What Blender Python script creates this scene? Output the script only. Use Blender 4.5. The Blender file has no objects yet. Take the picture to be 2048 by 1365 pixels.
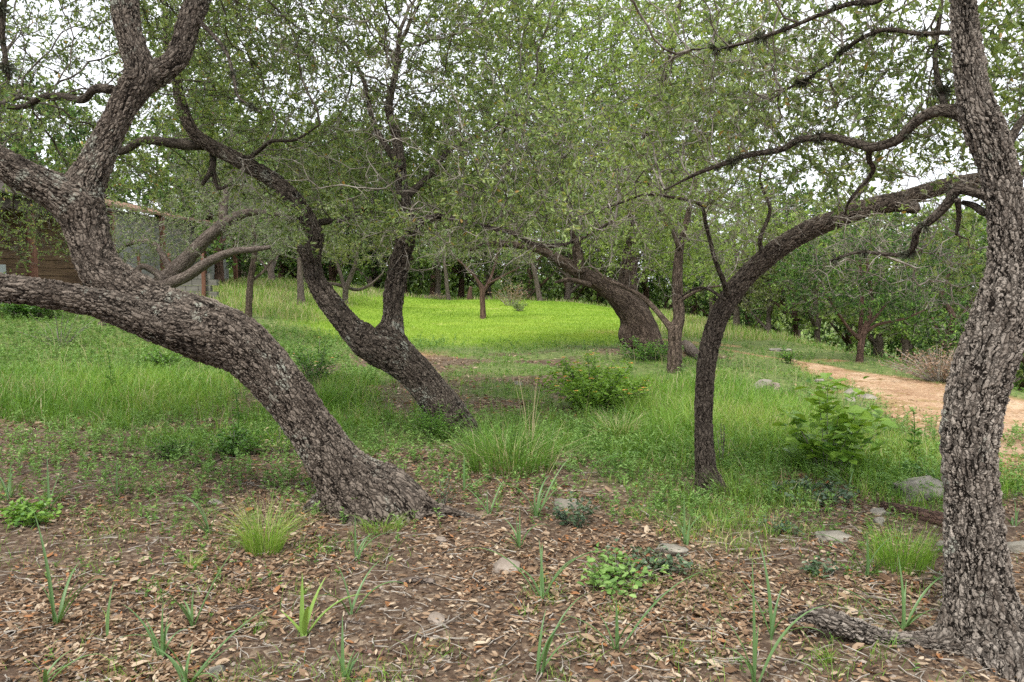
import bpy, math, random
import numpy as np
from mathutils import Vector
R_ = math.radians
scene = bpy.context.scene
COL = scene.collection
# ---------------------------------------------------------------- camera
F_PX = 1600.0                      # focal length in pixels of the 2048 px wide photograph
CAM_H = 1.6
PITCH = math.atan(122 / F_PX)
cam_d = bpy.data.cameras.new("camera")
cam_d.sensor_width = 36.0
cam_d.lens = 36.0 * F_PX / 2048.0
cam_d.clip_start = 0.05
cam_d.clip_end = 2000
cam = bpy.data.objects.new("camera", cam_d)
COL.objects.link(cam)
cam.location = (0, 0, CAM_H)
cam.rotation_euler = (math.pi / 2 - PITCH, 0, 0)
scene.camera = cam
# ---------------------------------------------------------------- world
SUN_EL, SUN_AZ = R_(58), R_(200)   # azimuth measured from +Y clockwise
w = bpy.data.worlds.new("World")
scene.world = w
w.use_nodes = True
nt = w.node_tree
nt.nodes.clear()
out = nt.nodes.new("ShaderNodeOutputWorld")
bg = nt.nodes.new("ShaderNodeBackground")
sky = nt.nodes.new("ShaderNodeTexSky")
sky.sky_type = 'NISHITA'
sky.sun_disc = False
sky.sun_elevation = SUN_EL
sky.sun_rotation = SUN_AZ
tc = nt.nodes.new("ShaderNodeTexCoord")
nz = nt.nodes.new("ShaderNodeTexNoise")
nz.inputs["Scale"].default_value = 2.2
nz.inputs["Detail"].default_value = 5
rmp = nt.nodes.new("ShaderNodeValToRGB")
rmp.color_ramp.elements[0].position = 0.3
rmp.color_ramp.elements[0].color = (8.2, 8.6, 9.3, 1)
rmp.color_ramp.elements[1].position = 0.7
rmp.color_ramp.elements[1].color = (11.0, 11.2, 11.4, 1)
mx = nt.nodes.new("ShaderNodeMix")
mx.data_type = 'RGBA'
mx.inputs[0].default_value = 0.9
nt.links.new(tc.outputs["Generated"], nz.inputs["Vector"])
nt.links.new(nz.outputs["Fac"], rmp.inputs["Fac"])
nt.links.new(sky.outputs[0], mx.inputs[6])
nt.links.new(rmp.outputs[0], mx.inputs[7])
nt.links.new(mx.outputs[2], bg.inputs["Color"])
bg.inputs["Strength"].default_value = 0.085
nt.links.new(bg.outputs[0], out.inputs[0])
# ---------------------------------------------------------------- sun (overcast)
sd = bpy.data.lights.new("sun", 'SUN')
sd.energy = 2.3
sd.angle = R_(14)
sd.color = (1.0, 0.95, 0.87)
so = bpy.data.objects.new("sun", sd)
COL.objects.link(so)
_d = Vector((math.sin(SUN_AZ) * math.cos(SUN_EL), math.cos(SUN_AZ) * math.cos(SUN_EL), math.sin(SUN_EL)))
so.rotation_euler = _d.to_track_quat('Z', 'Y').to_euler()
so.location = _d * 50
# ---------------------------------------------------------------- exposure, renderer
vs = scene.view_settings
vs.view_transform = 'Standard'
vs.look = 'None'
vs.gamma = 1.0
vs.exposure = 1.04
vs.use_curve_mapping = False
cy = scene.cycles
cy.max_bounces = 7
cy.diffuse_bounces = 4
cy.glossy_bounces = 2
cy.transmission_bounces = 4
cy.transparent_max_bounces = 4
cy.use_adaptive_sampling = True
cy.adaptive_threshold = 0.02
cy.use_denoising = False

# ================================================================ numeric helpers
def ss(a, b, x):
    t = np.clip((np.asarray(x, float) - a) / (b - a), 0, 1)
    return t * t * (3 - 2 * t)

def _hash(ix, iy, iz, seed):
    h = (ix.astype(np.int64) * 374761393 + iy.astype(np.int64) * 668265263 + iz.astype(np.int64) * 2147483647 + seed * 974711) & 0xFFFFFFFF
    h = ((h ^ (h >> 13)) * 1274126177) & 0xFFFFFFFF
    h = (h ^ (h >> 16)) & 0xFFFFFF
    return h / float(0xFFFFFF)

def noise3(x, y, z, seed=0):
    x, y, z = np.broadcast_arrays(np.asarray(x, float), np.asarray(y, float), np.asarray(z, float))
    ix, iy, iz = np.floor(x), np.floor(y), np.floor(z)
    fx, fy, fz = x - ix, y - iy, z - iz
    fx, fy, fz = fx * fx * (3 - 2 * fx), fy * fy * (3 - 2 * fy), fz * fz * (3 - 2 * fz)
    r = 0
    for dx in (0, 1):
        for dy in (0, 1):
            for dz in (0, 1):
                wgt = (fx if dx else 1 - fx) * (fy if dy else 1 - fy) * (fz if dz else 1 - fz)
                r = r + wgt * _hash(ix + dx, iy + dy, iz + dz, seed)
    return r * 2 - 1

def noise2(x, y, seed=0):
    x, y = np.broadcast_arrays(np.asarray(x, float), np.asarray(y, float))
    ix, iy = np.floor(x), np.floor(y)
    fx, fy = x - ix, y - iy
    fx, fy = fx * fx * (3 - 2 * fx), fy * fy * (3 - 2 * fy)
    z = np.zeros_like(ix)
    r = 0
    for dx in (0, 1):
        for dy in (0, 1):
            r = r + (fx if dx else 1 - fx) * (fy if dy else 1 - fy) * _hash(ix + dx, iy + dy, z, seed)
    return r * 2 - 1

def fbm2(x, y, seed=0, oct=3):
    r, a, f = 0, 0.6, 1.0
    for i in range(oct):
        r = r + a * noise2(np.asarray(x) * f + 17.3 * i, np.asarray(y) * f - 9.1 * i, seed + i)
        a *= 0.5
        f *= 2.1
    return r

def unit(v):
    v = np.asarray(v, float)
    n = np.linalg.norm(v, axis=-1, keepdims=True)
    return v / np.maximum(n, 1e-9)

# ================================================================ terrain
def terrain(X, Y):
    X = np.asarray(X, float)
    Y = np.asarray(Y, float)
    z = 0.05 * fbm2(X * 0.45, Y * 0.45, 3, 2) * ss(2.5, 6, np.abs(Y)) + 0.012 * fbm2(X * 1.9, Y * 1.9, 8, 2)
    z = z + 1.05 * ss(3, 13, -X) * ss(9, 21, Y)
    z = z + 0.45 * ss(20, 42, Y) * ss(10, 0, X)
    rx = 8.0 + 0.35 * noise2(Y * 0.15, 0.3, 5)
    z = z - 0.24 * ss(3.0, 6.8, X) * ss(6, 11, Y)
    t = np.maximum(X - rx, 0)
    z = z - np.minimum(0.42 * t * t / (t + 2.0), 6.5)
    u = np.maximum(Y - 45, 0)
    z = z - np.minimum(0.10 * u * u / (u + 6.0), 3.0)
    return z

def tz(x, y):
    return float(terrain(np.array([x]), np.array([y]))[0])

CP, SP = math.cos(PITCH), math.sin(PITCH)
def P(px, py, d):
    """pixel of the photograph + depth along the view axis (m) -> world point"""
    cx = (px - 1024) / F_PX * d
    cyv = (682.5 - py) / F_PX * d
    return np.array([cx, d * CP + cyv * SP, CAM_H + cyv * CP - d * SP])

def ground_px(px, py):
    """where the photograph's pixel meets the terrain: (x, y, z, depth)"""
    lo = 0.8
    d = lo
    while d < 140:
        p = P(px, py, d)
        if p[2] < tz(p[0], p[1]):
            a, b = d / 1.03, d
            for _ in range(14):
                m = (a + b) / 2
                q = P(px, py, m)
                if q[2] < tz(q[0], q[1]):
                    b = m
                else:
                    a = m
            q = P(px, py, b)
            return q[0], q[1], tz(q[0], q[1]), b
        d *= 1.03
    q = P(px, py, 45)
    return q[0], q[1], tz(q[0], q[1]), 45

PATH_Y = [-6, 3, 8, 10, 12, 14, 15.6, 17.7, 20, 22, 24.5]
PATH_L = [3.9, 3.9, 4.1, 4.75, 5.5, 5.7, 5.85, 6.25, 5.5, 3.9, 2.4]
PATH_R = [8.6, 8.5, 8.3, 8.1, 7.9, 7.6, 7.1, 6.5, 5.8, 4.5, 3.2]
PATH_X = [(a_ + b_) / 2 for a_, b_ in zip(PATH_L, PATH_R)]
PATH_W = [(b_ - a_) / 2 for a_, b_ in zip(PATH_L, PATH_R)]
def path_mask(X, Y):
    c = np.interp(Y, PATH_Y, PATH_X)
    hw = np.interp(Y, PATH_Y, PATH_W)
    e = np.abs(X - c) - hw - 0.22 * fbm2(X * 1.4, Y * 1.1, 31)
    return ss(0.22, -0.12, e) * ss(25.4, 24.3, Y)

def litter_mask(X, Y):
    b = np.interp(X, [-7, -4.5, -2, -.1, 1.4, 2.6, 3.9, 8], [9.4, 8.7, 7.6, 6.5, 5.7, 5.7, 5.6, 5.2])
    L = ss(b + 1.3, b - 0.8, Y + 1.9 * fbm2(X * 0.9, Y * 0.9, 11))
    mid = ss(-4.6, -3.2, X) * ss(1.9, 0.8, X) * ss(8.5, 10, Y) * ss(19, 16, Y)
    L = np.maximum(L, 0.97 * mid * ss(-0.30, 0.15, fbm2(X * 0.8 + 3, Y * 0.7, 14)))
    blob = np.exp(-(((X - 3.3) / 1.9) ** 2 + ((Y - 17.6) / 1.5) ** 2))
    L = np.maximum(L, 0.9 * ss(0.35, 0.7, blob))
    return L

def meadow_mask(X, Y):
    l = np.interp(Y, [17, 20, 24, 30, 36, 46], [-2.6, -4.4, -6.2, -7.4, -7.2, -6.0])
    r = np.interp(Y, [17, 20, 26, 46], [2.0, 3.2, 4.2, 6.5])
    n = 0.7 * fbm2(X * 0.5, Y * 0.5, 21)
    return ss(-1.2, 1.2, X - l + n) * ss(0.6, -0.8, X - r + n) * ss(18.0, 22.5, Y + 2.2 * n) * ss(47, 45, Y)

# ================================================================ mesh helpers
def make_mesh(name, V, faces, mats, midx=None, attrs=None, smooth=False):
    """faces: list of (n,k) int arrays"""
    me = bpy.data.meshes.new(name)
    V = np.asarray(V, np.float32)
    me.vertices.add(len(V))
    me.vertices.foreach_set("co", V.ravel())
    faces = [np.asarray(f, np.int32) for f in faces if len(f)]
    loops = np.concatenate([f.ravel() for f in faces])
    tot = np.concatenate([np.full(len(f), f.shape[1], np.int32) for f in faces])
    start = np.concatenate([[0], np.cumsum(tot)[:-1]]).astype(np.int32)
    me.loops.add(len(loops))
    me.loops.foreach_set("vertex_index", loops)
    me.polygons.add(len(tot))
    me.polygons.foreach_set("loop_start", start)
    me.polygons.foreach_set("loop_total", tot)
    if midx is not None:
        me.polygons.foreach_set("material_index", np.asarray(midx, np.int32))
    me.polygons.foreach_set("use_smooth", np.full(len(tot), smooth, bool))
    for m in (mats if isinstance(mats, (list, tuple)) else [mats]):
        me.materials.append(m)
    for k, a in (attrs or {}).items():
        a = np.asarray(a, np.float32)
        if a.ndim == 2:
            at = me.attributes.new(k, 'FLOAT_VECTOR', 'POINT')
            at.data.foreach_set("vector", a.ravel())
        else:
            at = me.attributes.new(k, 'FLOAT', 'POINT')
            at.data.foreach_set("value", a)
    me.update(calc_edges=True)
    return me

def link(name, me, parent=None, loc=None):
    o = bpy.data.objects.new(name, me)
    COL.objects.link(o)
    if parent is not None:
        o.parent = parent
    if loc is not None:
        o.location = loc
    return o

def tag(o, label=None, cat=None, group=None, kind=None):
    if label: o["label"] = label
    if cat: o["category"] = cat
    if group: o["group"] = group
    if kind: o["kind"] = kind
    return o

def thing(name, loc, label, cat, group=None):
    o = bpy.data.objects.new(name, None)
    o.empty_display_size = 0.2
    COL.objects.link(o)
    o.location = loc
    return tag(o, label, cat, group)

class Soup:
    """gathers vertices/faces/attributes of pieces into one mesh"""
    def __init__(s):
        s.V, s.F, s.M, s.A, s.n = [], [], [], {}, 0
    def add(s, V, faces, mi=0, **attrs):
        V = np.asarray(V, float)
        for f in faces:
            if len(f):
                s.F.append(np.asarray(f, np.int64) + s.n)
                s.M.append(np.full(len(f), mi))
        s.V.append(V)
        for k, a in attrs.items():
            s.A.setdefault(k, []).append(np.asarray(a, float))
        s.n += len(V)
    def mesh(s, name, mats, smooth=False, origin=None):
        V = np.concatenate(s.V)
        if origin is not None:
            V = V - np.asarray(origin)
        A = {k: np.concatenate(a) for k, a in s.A.items()}
        return make_mesh(name, V, s.F, mats, np.concatenate(s.M), A, smooth)

# ================================================================ materials
def mat(name, rough=0.85, spec=0.3):
    m = bpy.data.materials.new(name)
    m.use_nodes = True
    t = m.node_tree
    b = t.nodes["Principled BSDF"]
    b.inputs["Roughness"].default_value = rough
    b.inputs["Specular IOR Level"].default_value = spec
    return m, t, b

def nd(t, typ, **kw):
    n = t.nodes.new(typ)
    for k, v in kw.items():
        setattr(n, k, v)
    return n

def ramp(t, fac, stops, interp='LINEAR'):
    r = nd(t, "ShaderNodeValToRGB")
    cr = r.color_ramp
    cr.interpolation = interp
    while len(cr.elements) < len(stops):
        cr.elements.new(0.5)
    for e, (p, c) in zip(cr.elements, stops):
        e.position = p
        e.color = (c[0], c[1], c[2], 1) if not isinstance(c, (int, float)) else (c, c, c, 1)
    t.links.new(fac, r.inputs["Fac"])
    return r.outputs["Color"]

def tnoise(t, vec, scale, detail=3, rough=0.55):
    n = nd(t, "ShaderNodeTexNoise")
    n.inputs["Scale"].default_value = scale
    n.inputs["Detail"].default_value = detail
    n.inputs["Roughness"].default_value = rough
    if vec is not None:
        t.links.new(vec, n.inputs["Vector"])
    return n

def mixc(t, fac, a, b, mode='MIX'):
    m = nd(t, "ShaderNodeMix", data_type='RGBA', blend_type=mode)
    for s, v in ((0, fac), (6, a), (7, b)):
        if isinstance(v, (int, float)):
            m.inputs[s].default_value = v
        elif isinstance(v, tuple):
            m.inputs[s].default_value = (v[0], v[1], v[2], 1)
        else:
            t.links.new(v, m.inputs[s])
    return m.outputs[2]

def mth(t, op, a, b=None, clamp=False):
    m = nd(t, "ShaderNodeMath", operation=op, use_clamp=clamp)
    for i, v in enumerate((a, b)):
        if v is None: continue
        if isinstance(v, (int, float)):
            m.inputs[i].default_value = v
        else:
            t.links.new(v, m.inputs[i])
    return m.outputs[0]

def attr(t, name):
    return nd(t, "ShaderNodeAttribute", attribute_name=name)

def bark_material(name, plate, stretch, light, mid, dark, lichen=0.45, depth=0.012, disp=True, lich_col=(0.27, 0.285, 0.24), gap=0.15):
    """plated bark in the trunk's own straightened coordinates (attribute bark: x, y round the girth, z along)"""
    m, t, b = mat(name, 0.95, 0.12)
    a = attr(t, "bark").outputs["Vector"]
    def mapped(sx, sz):
        mp = nd(t, "ShaderNodeMapping")
        mp.inputs["Scale"].default_value = (sx, sx, sz)
        t.links.new(a, mp.inputs["Vector"])
        return mp.outputs[0]
    def warp(vec, scale, amp):
        wn = tnoise(t, a, scale, 2)
        sb = nd(t, "ShaderNodeVectorMath", operation='SUBTRACT')
        t.links.new(wn.outputs["Color"], sb.inputs[0])
        sb.inputs[1].default_value = (0.5, 0.5, 0.5)
        sc = nd(t, "ShaderNodeVectorMath", operation='SCALE')
        sc.inputs["Scale"].default_value = amp
        t.links.new(sb.outputs[0], sc.inputs[0])
        ad = nd(t, "ShaderNodeVectorMath", operation='ADD')
        t.links.new(vec, ad.inputs[0])
        t.links.new(sc.outputs[0], ad.inputs[1])
        return ad.outputs[0]
    v = warp(warp(mapped(1, stretch), 0.35 / plate, plate * 2.0), 1.6 / plate, plate * 0.55)
    vor = nd(t, "ShaderNodeTexVoronoi", feature='DISTANCE_TO_EDGE')
    vor.inputs["Scale"].default_value = 1.0 / plate
    t.links.new(v, vor.inputs["Vector"])
    e = nd(t, "ShaderNodeMapRange", interpolation_type='SMOOTHSTEP')
    e.inputs["From Min"].default_value = 0.01
    e.inputs["From Max"].default_value = gap
    t.links.new(vor.outputs["Distance"], e.inputs["Value"])
    # long furrows running with the grain
    fn = tnoise(t, warp(mapped(1, stretch * 0.5), 0.4 / plate, plate * 2.2), 0.5 / plate, 2, 0.5)
    fd = mth(t, 'ABSOLUTE', mth(t, 'SUBTRACT', fn.outputs["Fac"], 0.5))
    fe = nd(t, "ShaderNodeMapRange", interpolation_type='SMOOTHSTEP')
    fe.inputs["From Min"].default_value = 0.0
    fe.inputs["From Max"].default_value = 0.04
    t.links.new(fd, fe.inputs["Value"])
    ee = mth(t, 'MULTIPLY', mth(t, 'ADD', 0.30, mth(t, 'MULTIPLY', e.outputs[0], 0.70)), mth(t, 'ADD', 0.12, mth(t, 'MULTIPLY', fe.outputs[0], 0.88)))
    vc = nd(t, "ShaderNodeTexVoronoi", feature='F1')
    vc.inputs["Scale"].default_value = 1.0 / plate
    t.links.new(v, vc.inputs["Vector"])
    cell = nd(t, "ShaderNodeSeparateColor")
    t.links.new(vc.outputs["Color"], cell.inputs[0])
    fine = tnoise(t, mapped(1, stretch), 2.4 / plate, 4, 0.7)
    big = tnoise(t, a, 2.2, 3)
    h = mth(t, 'MULTIPLY', ee, mth(t, 'ADD', 0.55, mth(t, 'MULTIPLY', cell.outputs[0], 0.45)))
    h = mth(t, 'ADD', h, mth(t, 'MULTIPLY', fine.outputs["Fac"], 0.5))
    tone = mth(t, 'ADD', mth(t, 'MULTIPLY', fine.outputs["Fac"], 0.6), mth(t, 'ADD', mth(t, 'MULTIPLY', cell.outputs[1], 0.22), mth(t, 'MULTIPLY', big.outputs["Fac"], 0.3)))
    col = ramp(t, tone, [(0.36, mid), (0.74, light)])
    col = mixc(t, ramp(t, ee, [(0.16, 0.0), (0.62, 1.0)]), dark, col)
    lf = ramp(t, mth(t, 'ADD', mth(t, 'MULTIPLY', tnoise(t, a, 7.5, 5, 0.8).outputs["Fac"], 0.75), mth(t, 'MULTIPLY', big.outputs["Fac"], 0.45)),
              [(0.745 - 0.14 * lichen, 0.0), (0.80 - 0.14 * lichen, 1.0)])
    lf = mth(t, 'MULTIPLY', mth(t, 'MULTIPLY', lf, ramp(t, ee, [(0.3, 0.0), (0.6, 1.0)])), 0.8)
    col = mixc(t, lf, col, lich_col)
    t.links.new(col, b.inputs["Base Color"])
    if disp:
        dn = nd(t, "ShaderNodeDisplacement")
        dn.inputs["Midlevel"].default_value = 0.6
        dn.inputs["Scale"].default_value = depth
        t.links.new(h, dn.inputs["Height"])
        t.links.new(dn.outputs[0], t.nodes["Material Output"].inputs["Displacement"])
        m.displacement_method = 'BOTH'
    else:
        bp = nd(t, "ShaderNodeBump")
        bp.inputs["Strength"].default_value = 1.0
        bp.inputs["Distance"].default_value = depth
        t.links.new(h, bp.inputs["Height"])
        t.links.new(bp.outputs[0], b.inputs["Normal"])
    return m

M = {}
M['bark_a'] = bark_material("oak_bark_plated", 0.0225, 0.40, (0.225, 0.188, 0.155), (0.062, 0.047, 0.037), (0.009, 0.0065, 0.005), 0.6, 0.020, gap=0.27)
M['bark_b'] = bark_material("oak_bark_small_plated", 0.025, 0.40, (0.185, 0.153, 0.125), (0.055, 0.042, 0.033), (0.008, 0.006, 0.0045), 0.65, 0.018, gap=0.27)
M['bark_c'] = bark_material("oak_bark_fine", 0.018, 0.48, (0.14, 0.114, 0.092), (0.05, 0.038, 0.03), (0.009, 0.0065, 0.005), -0.1, 0.011, gap=0.26)
M['bark_d'] = bark_material("oak_bark_rough", 0.0175, 0.34, (0.33, 0.29, 0.25), (0.07, 0.054, 0.043), (0.008, 0.006, 0.0045), 0.45, 0.018, gap=0.30)
M['bark_e'] = bark_material("oak_bark_distant", 0.035, 0.36, (0.165, 0.125, 0.098), (0.075, 0.055, 0.042), (0.024, 0.017, 0.013), -0.5, 0.02, disp=False, gap=.2)
M['bark_g'] = bark_material("grey_oak_bark", 0.03, 0.36, (0.20, 0.165, 0.14), (0.105, 0.082, 0.068), (0.04, 0.03, 0.024), -0.2, 0.012, disp=False)
M['bark_m'] = bark_material("mossy_backlit_tone_limb_bark", 0.018, 0.5, (0.125, 0.105, 0.085), (0.055, 0.043, 0.034), (0.015, 0.011, 0.008), 0.3, 0.008, disp=False)  # mossy limbs; colour also darkened to paint in their backlit shade
M['bark_j'] = bark_material("juniper_bark_stringy", 0.03, 0.12, (0.19, 0.12, 0.092), (0.095, 0.057, 0.044), (0.04, 0.025, 0.02), -0.5, 0.015, disp=False)

def twig_material(name, c0, c1):
    m, t, b = mat(name, 0.9, 0.2)
    g = nd(t, "ShaderNodeNewGeometry")
    n = tnoise(t, g.outputs["Position"], 9, 4, 0.7)
    t.links.new(ramp(t, n.outputs["Fac"], [(0.4, c0), (0.62, c1)]), b.inputs["Base Color"])
    return m
M['twig'] = twig_material("grey_twig_bark", (0.075, 0.060, 0.048), (0.30, 0.275, 0.235))
M['twig_dark'] = twig_material("dark_twig_bark", (0.05, 0.04, 0.032), (0.16, 0.14, 0.115))
M['twig_dead'] = twig_material("bleached_dead_wood", (0.15, 0.125, 0.10), (0.38, 0.345, 0.30))

def leaf_material(name, stops, trans=0.35, rough=0.45, spec=0.4, vary=0.0):
    m, t, b = mat(name, rough, spec)
    c = ramp(t, attr(t, "tint").outputs["Fac"], stops)
    if vary:   # every tree has its own shade of green
        oi = nd(t, "ShaderNodeObjectInfo").outputs["Random"]
        hs = nd(t, "ShaderNodeHueSaturation")
        t.links.new(mth(t, 'ADD', 0.5 - 0.035 * vary, mth(t, 'MULTIPLY', oi, 0.06 * vary)), hs.inputs["Hue"])
        t.links.new(mth(t, 'ADD', 1 - 0.38 * vary, mth(t, 'MULTIPLY', mth(t, 'FRACT', mth(t, 'MULTIPLY', oi, 7.3)), 1.0 * vary)), hs.inputs["Value"])
        t.links.new(c, hs.inputs["Color"])
        c = hs.outputs["Color"]
    t.links.new(c, b.inputs["Base Color"])
    tr = nd(t, "ShaderNodeBsdfTranslucent")
    t.links.new(mixc(t, 1.0, c, (1.25, 1.2, 0.55), 'MULTIPLY'), tr.inputs["Color"])
    ms = nd(t, "ShaderNodeMixShader")
    ms.inputs[0].default_value = trans
    t.links.new(b.outputs[0], ms.inputs[1])
    t.links.new(tr.outputs[0], ms.inputs[2])
    t.links.new(ms.outputs[0], t.nodes["Material Output"].inputs["Surface"])
    return m
M['leaf'] = leaf_material("live_oak_leaf", [(0.0, (0.075, 0.12, 0.042)), (0.45, (0.20, 0.28, 0.10)), (0.8, (0.33, 0.42, 0.165)), (0.97, (0.38, 0.42, 0.15)), (1.0, (0.42, 0.28, 0.09))], 0.42)
M['leaf_grey'] = leaf_material("grey_green_oak_leaf", [(0.0, (0.085, 0.115, 0.06)), (0.5, (0.17, 0.225, 0.105)), (1.0, (0.30, 0.35, 0.18))], 0.4)
M['leaf_light'] = leaf_material("light_oak_leaf", [(0.0, (0.13, 0.20, 0.05)), (0.5, (0.25, 0.36, 0.095)), (1.0, (0.40, 0.50, 0.16))], 0.48)
M['leaf_juniper'] = leaf_material("juniper_foliage", [(0.0, (0.025, 0.048, 0.018)), (0.55, (0.065, 0.12, 0.03)), (0.85, (0.125, 0.215, 0.04)), (1.0, (0.17, 0.27, 0.05))], 0.18, 0.7, 0.2, vary=.8)
M['leaf_dark'] = leaf_material("dark_forest_leaf", [(0.0, (0.05, 0.08, 0.03)), (0.6, (0.14, 0.205, 0.065)), (1.0, (0.25, 0.33, 0.11))], 0.3, vary=1)
M['grass'] = leaf_material("fresh_grass_blade", [(0.0, (0.055, 0.12, 0.018)), (0.5, (0.135, 0.275, 0.032)), (0.85, (0.26, 0.40, 0.06)), (0.93, (0.42, 0.38, 0.20)), (1.0, (0.52, 0.45, 0.28))], 0.3, 0.5)
M['grass_blue'] = leaf_material("grey_green_strap_leaf", [(0.0, (0.07, 0.145, 0.045)), (0.5, (0.135, 0.23, 0.085)), (1.0, (0.22, 0.34, 0.07))], 0.25, 0.4)
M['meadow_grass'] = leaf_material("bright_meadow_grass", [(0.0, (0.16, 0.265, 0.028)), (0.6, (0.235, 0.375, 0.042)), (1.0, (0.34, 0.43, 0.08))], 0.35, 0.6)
M['weed'] = leaf_material("pale_herb_leaf", [(0.0, (0.065, 0.14, 0.03)), (0.5, (0.145, 0.27, 0.062)), (1.0, (0.28, 0.42, 0.13))], 0.3, 0.6)
M['broad'] = leaf_material("broad_green_leaf", [(0.0, (0.05, 0.12, 0.03)), (0.5, (0.10, 0.22, 0.035)), (1.0, (0.2, 0.34, 0.06))], 0.3, 0.4)
M['lantana'] = leaf_material("flowering_shrub_leaf", [(0.0, (0.05, 0.13, 0.03)), (0.5, (0.11, 0.24, 0.035)), (1.0, (0.22, 0.36, 0.05))], 0.3, 0.5)
M['holly'] = leaf_material("dark_spiny_leaf", [(0.0, (0.03, 0.055, 0.03)), (0.6, (0.07, 0.12, 0.06)), (0.9, (0.12, 0.17, 0.085)), (1.0, (0.3, 0.1, 0.05))], 0.15, 0.35)
M['litter'] = leaf_material("fallen_oak_leaf", [(0.0, (0.05, 0.030, 0.018)), (0.35, (0.15, 0.088, 0.050)), (0.65, (0.285, 0.195, 0.125)), (0.92, (0.46, 0.37, 0.27)), (1.0, (0.30, 0.14, 0.06))], 0.12, 0.75, 0.25)
M['moss'] = leaf_material("grey_ball_moss", [(0.0, (0.05, 0.055, 0.038)), (1.0, (0.20, 0.21, 0.15))], 0.1, 0.9, 0.1)
M['dry'] = leaf_material("dry_straw", [(0.0, (0.30, 0.22, 0.13)), (1.0, (0.52, 0.43, 0.28))], 0.2, 0.8)
M['dry_red'] = leaf_material("dead_brown_leaf", [(0.0, (0.20, 0.12, 0.085)), (1.0, (0.40, 0.29, 0.215))], 0.2, 0.8)
M['flower'] = leaf_material("small_petal", [(0.0, (0.75, 0.25, 0.08)), (0.5, (0.85, 0.5, 0.10)), (1.0, (0.85, 0.62, 0.35))], 0.2, 0.6)

def rock_material(name, c0, c1, c2):
    m, t, b = mat(name, 0.9, 0.25)
    g = nd(t, "ShaderNodeTexCoord").outputs["Object"]
    n1 = tnoise(t, g, 5, 5, 0.65)
    n2 = tnoise(t, g, 38, 4, 0.7)
    c = ramp(t, n1.outputs["Fac"], [(0.36, c0), (0.5, c1), (0.66, c2)])
    c = mixc(t, mth(t, 'MULTIPLY', n2.outputs["Fac"], 0.5), c, (0.14, 0.12, 0.10))
    t.links.new(c, b.inputs["Base Color"])
    bp = nd(t, "ShaderNodeBump")
    bp.inputs["Distance"].default_value = 0.02
    t.links.new(mth(t, 'ADD', n1.outputs["Fac"], mth(t, 'MULTIPLY', n2.outputs["Fac"], 0.4)), bp.inputs["Height"])
    t.links.new(bp.outputs[0], b.inputs["Normal"])
    return m
M['rock'] = rock_material("pale_limestone", (0.13, 0.12, 0.10), (0.25, 0.23, 0.19), (0.38, 0.35, 0.29))
M['rock_pink'] = rock_material("pinkish_limestone", (0.15, 0.12, 0.095), (0.27, 0.22, 0.18), (0.39, 0.33, 0.28))

# ---- ground material: soil, litter, green turf, bright meadow blended by vertex masks
def ground_material():
    m, t, b = mat("earth_and_turf", 0.95, 0.15)
    g = nd(t, "ShaderNodeNewGeometry").outputs["Position"]
    n_big = tnoise(t, g, 0.9, 5, 0.6)
    n_mid = tnoise(t, g, 7, 5, 0.7)
    n_fine = tnoise(t, g, 45, 4, 0.7)
    soil = ramp(t, n_fine.outputs["Fac"], [(0.3, (0.030, 0.019, 0.013)), (0.55, (0.075, 0.049, 0.034)), (0.75, (0.15, 0.107, 0.075))])
    chips = nd(t, "ShaderNodeTexVoronoi", feature='F1')
    chips.inputs["Scale"].default_value = 42
    chips.inputs["Randomness"].default_value = 1
    t.links.new(g, chips.inputs["Vector"])
    sc = nd(t, "ShaderNodeSeparateColor")
    t.links.new(chips.outputs["Color"], sc.inputs[0])
    chipc = ramp(t, sc.outputs[0], [(0.0, (0.055, 0.036, 0.024)), (0.5, (0.135, 0.092, 0.062)), (1.0, (0.30, 0.235, 0.17))])
    lit = mixc(t, ramp(t, n_mid.outputs["Fac"], [(0.42, 0.15), (0.6, 0.85)]), soil, chipc)
    turf = ramp(t, n_mid.outputs["Fac"], [(0.3, (0.06, 0.07, 0.026)), (0.5, (0.11, 0.15, 0.045)), (0.7, (0.20, 0.22, 0.08))])
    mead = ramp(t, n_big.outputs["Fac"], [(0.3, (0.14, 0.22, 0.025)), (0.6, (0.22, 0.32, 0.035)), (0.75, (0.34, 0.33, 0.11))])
    orange = ramp(t, n_mid.outputs["Fac"], [(0.35, (0.28, 0.13, 0.07)), (0.6, (0.42, 0.24, 0.14)), (0.75, (0.5, 0.38, 0.26))])
    c = mixc(t, attr(t, "turf").outputs["Fac"], lit, turf)
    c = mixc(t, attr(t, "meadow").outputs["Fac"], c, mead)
    c = mixc(t, attr(t, "clay").outputs["Fac"], c, orange)
    t.links.new(c, b.inputs["Base Color"])
    bp = nd(t, "ShaderNodeBump")
    bp.inputs["Distance"].default_value = 0.02
    bp.inputs["Strength"].default_value = 0.9
    t.links.new(mth(t, 'ADD', mth(t, 'MULTIPLY', n_mid.outputs["Fac"], 1.2), mth(t, 'MULTIPLY', n_fine.outputs["Fac"], 0.7)), bp.inputs["Height"])
    t.links.new(bp.outputs[0], b.inputs["Normal"])
    return m
M['ground'] = ground_material()

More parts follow.
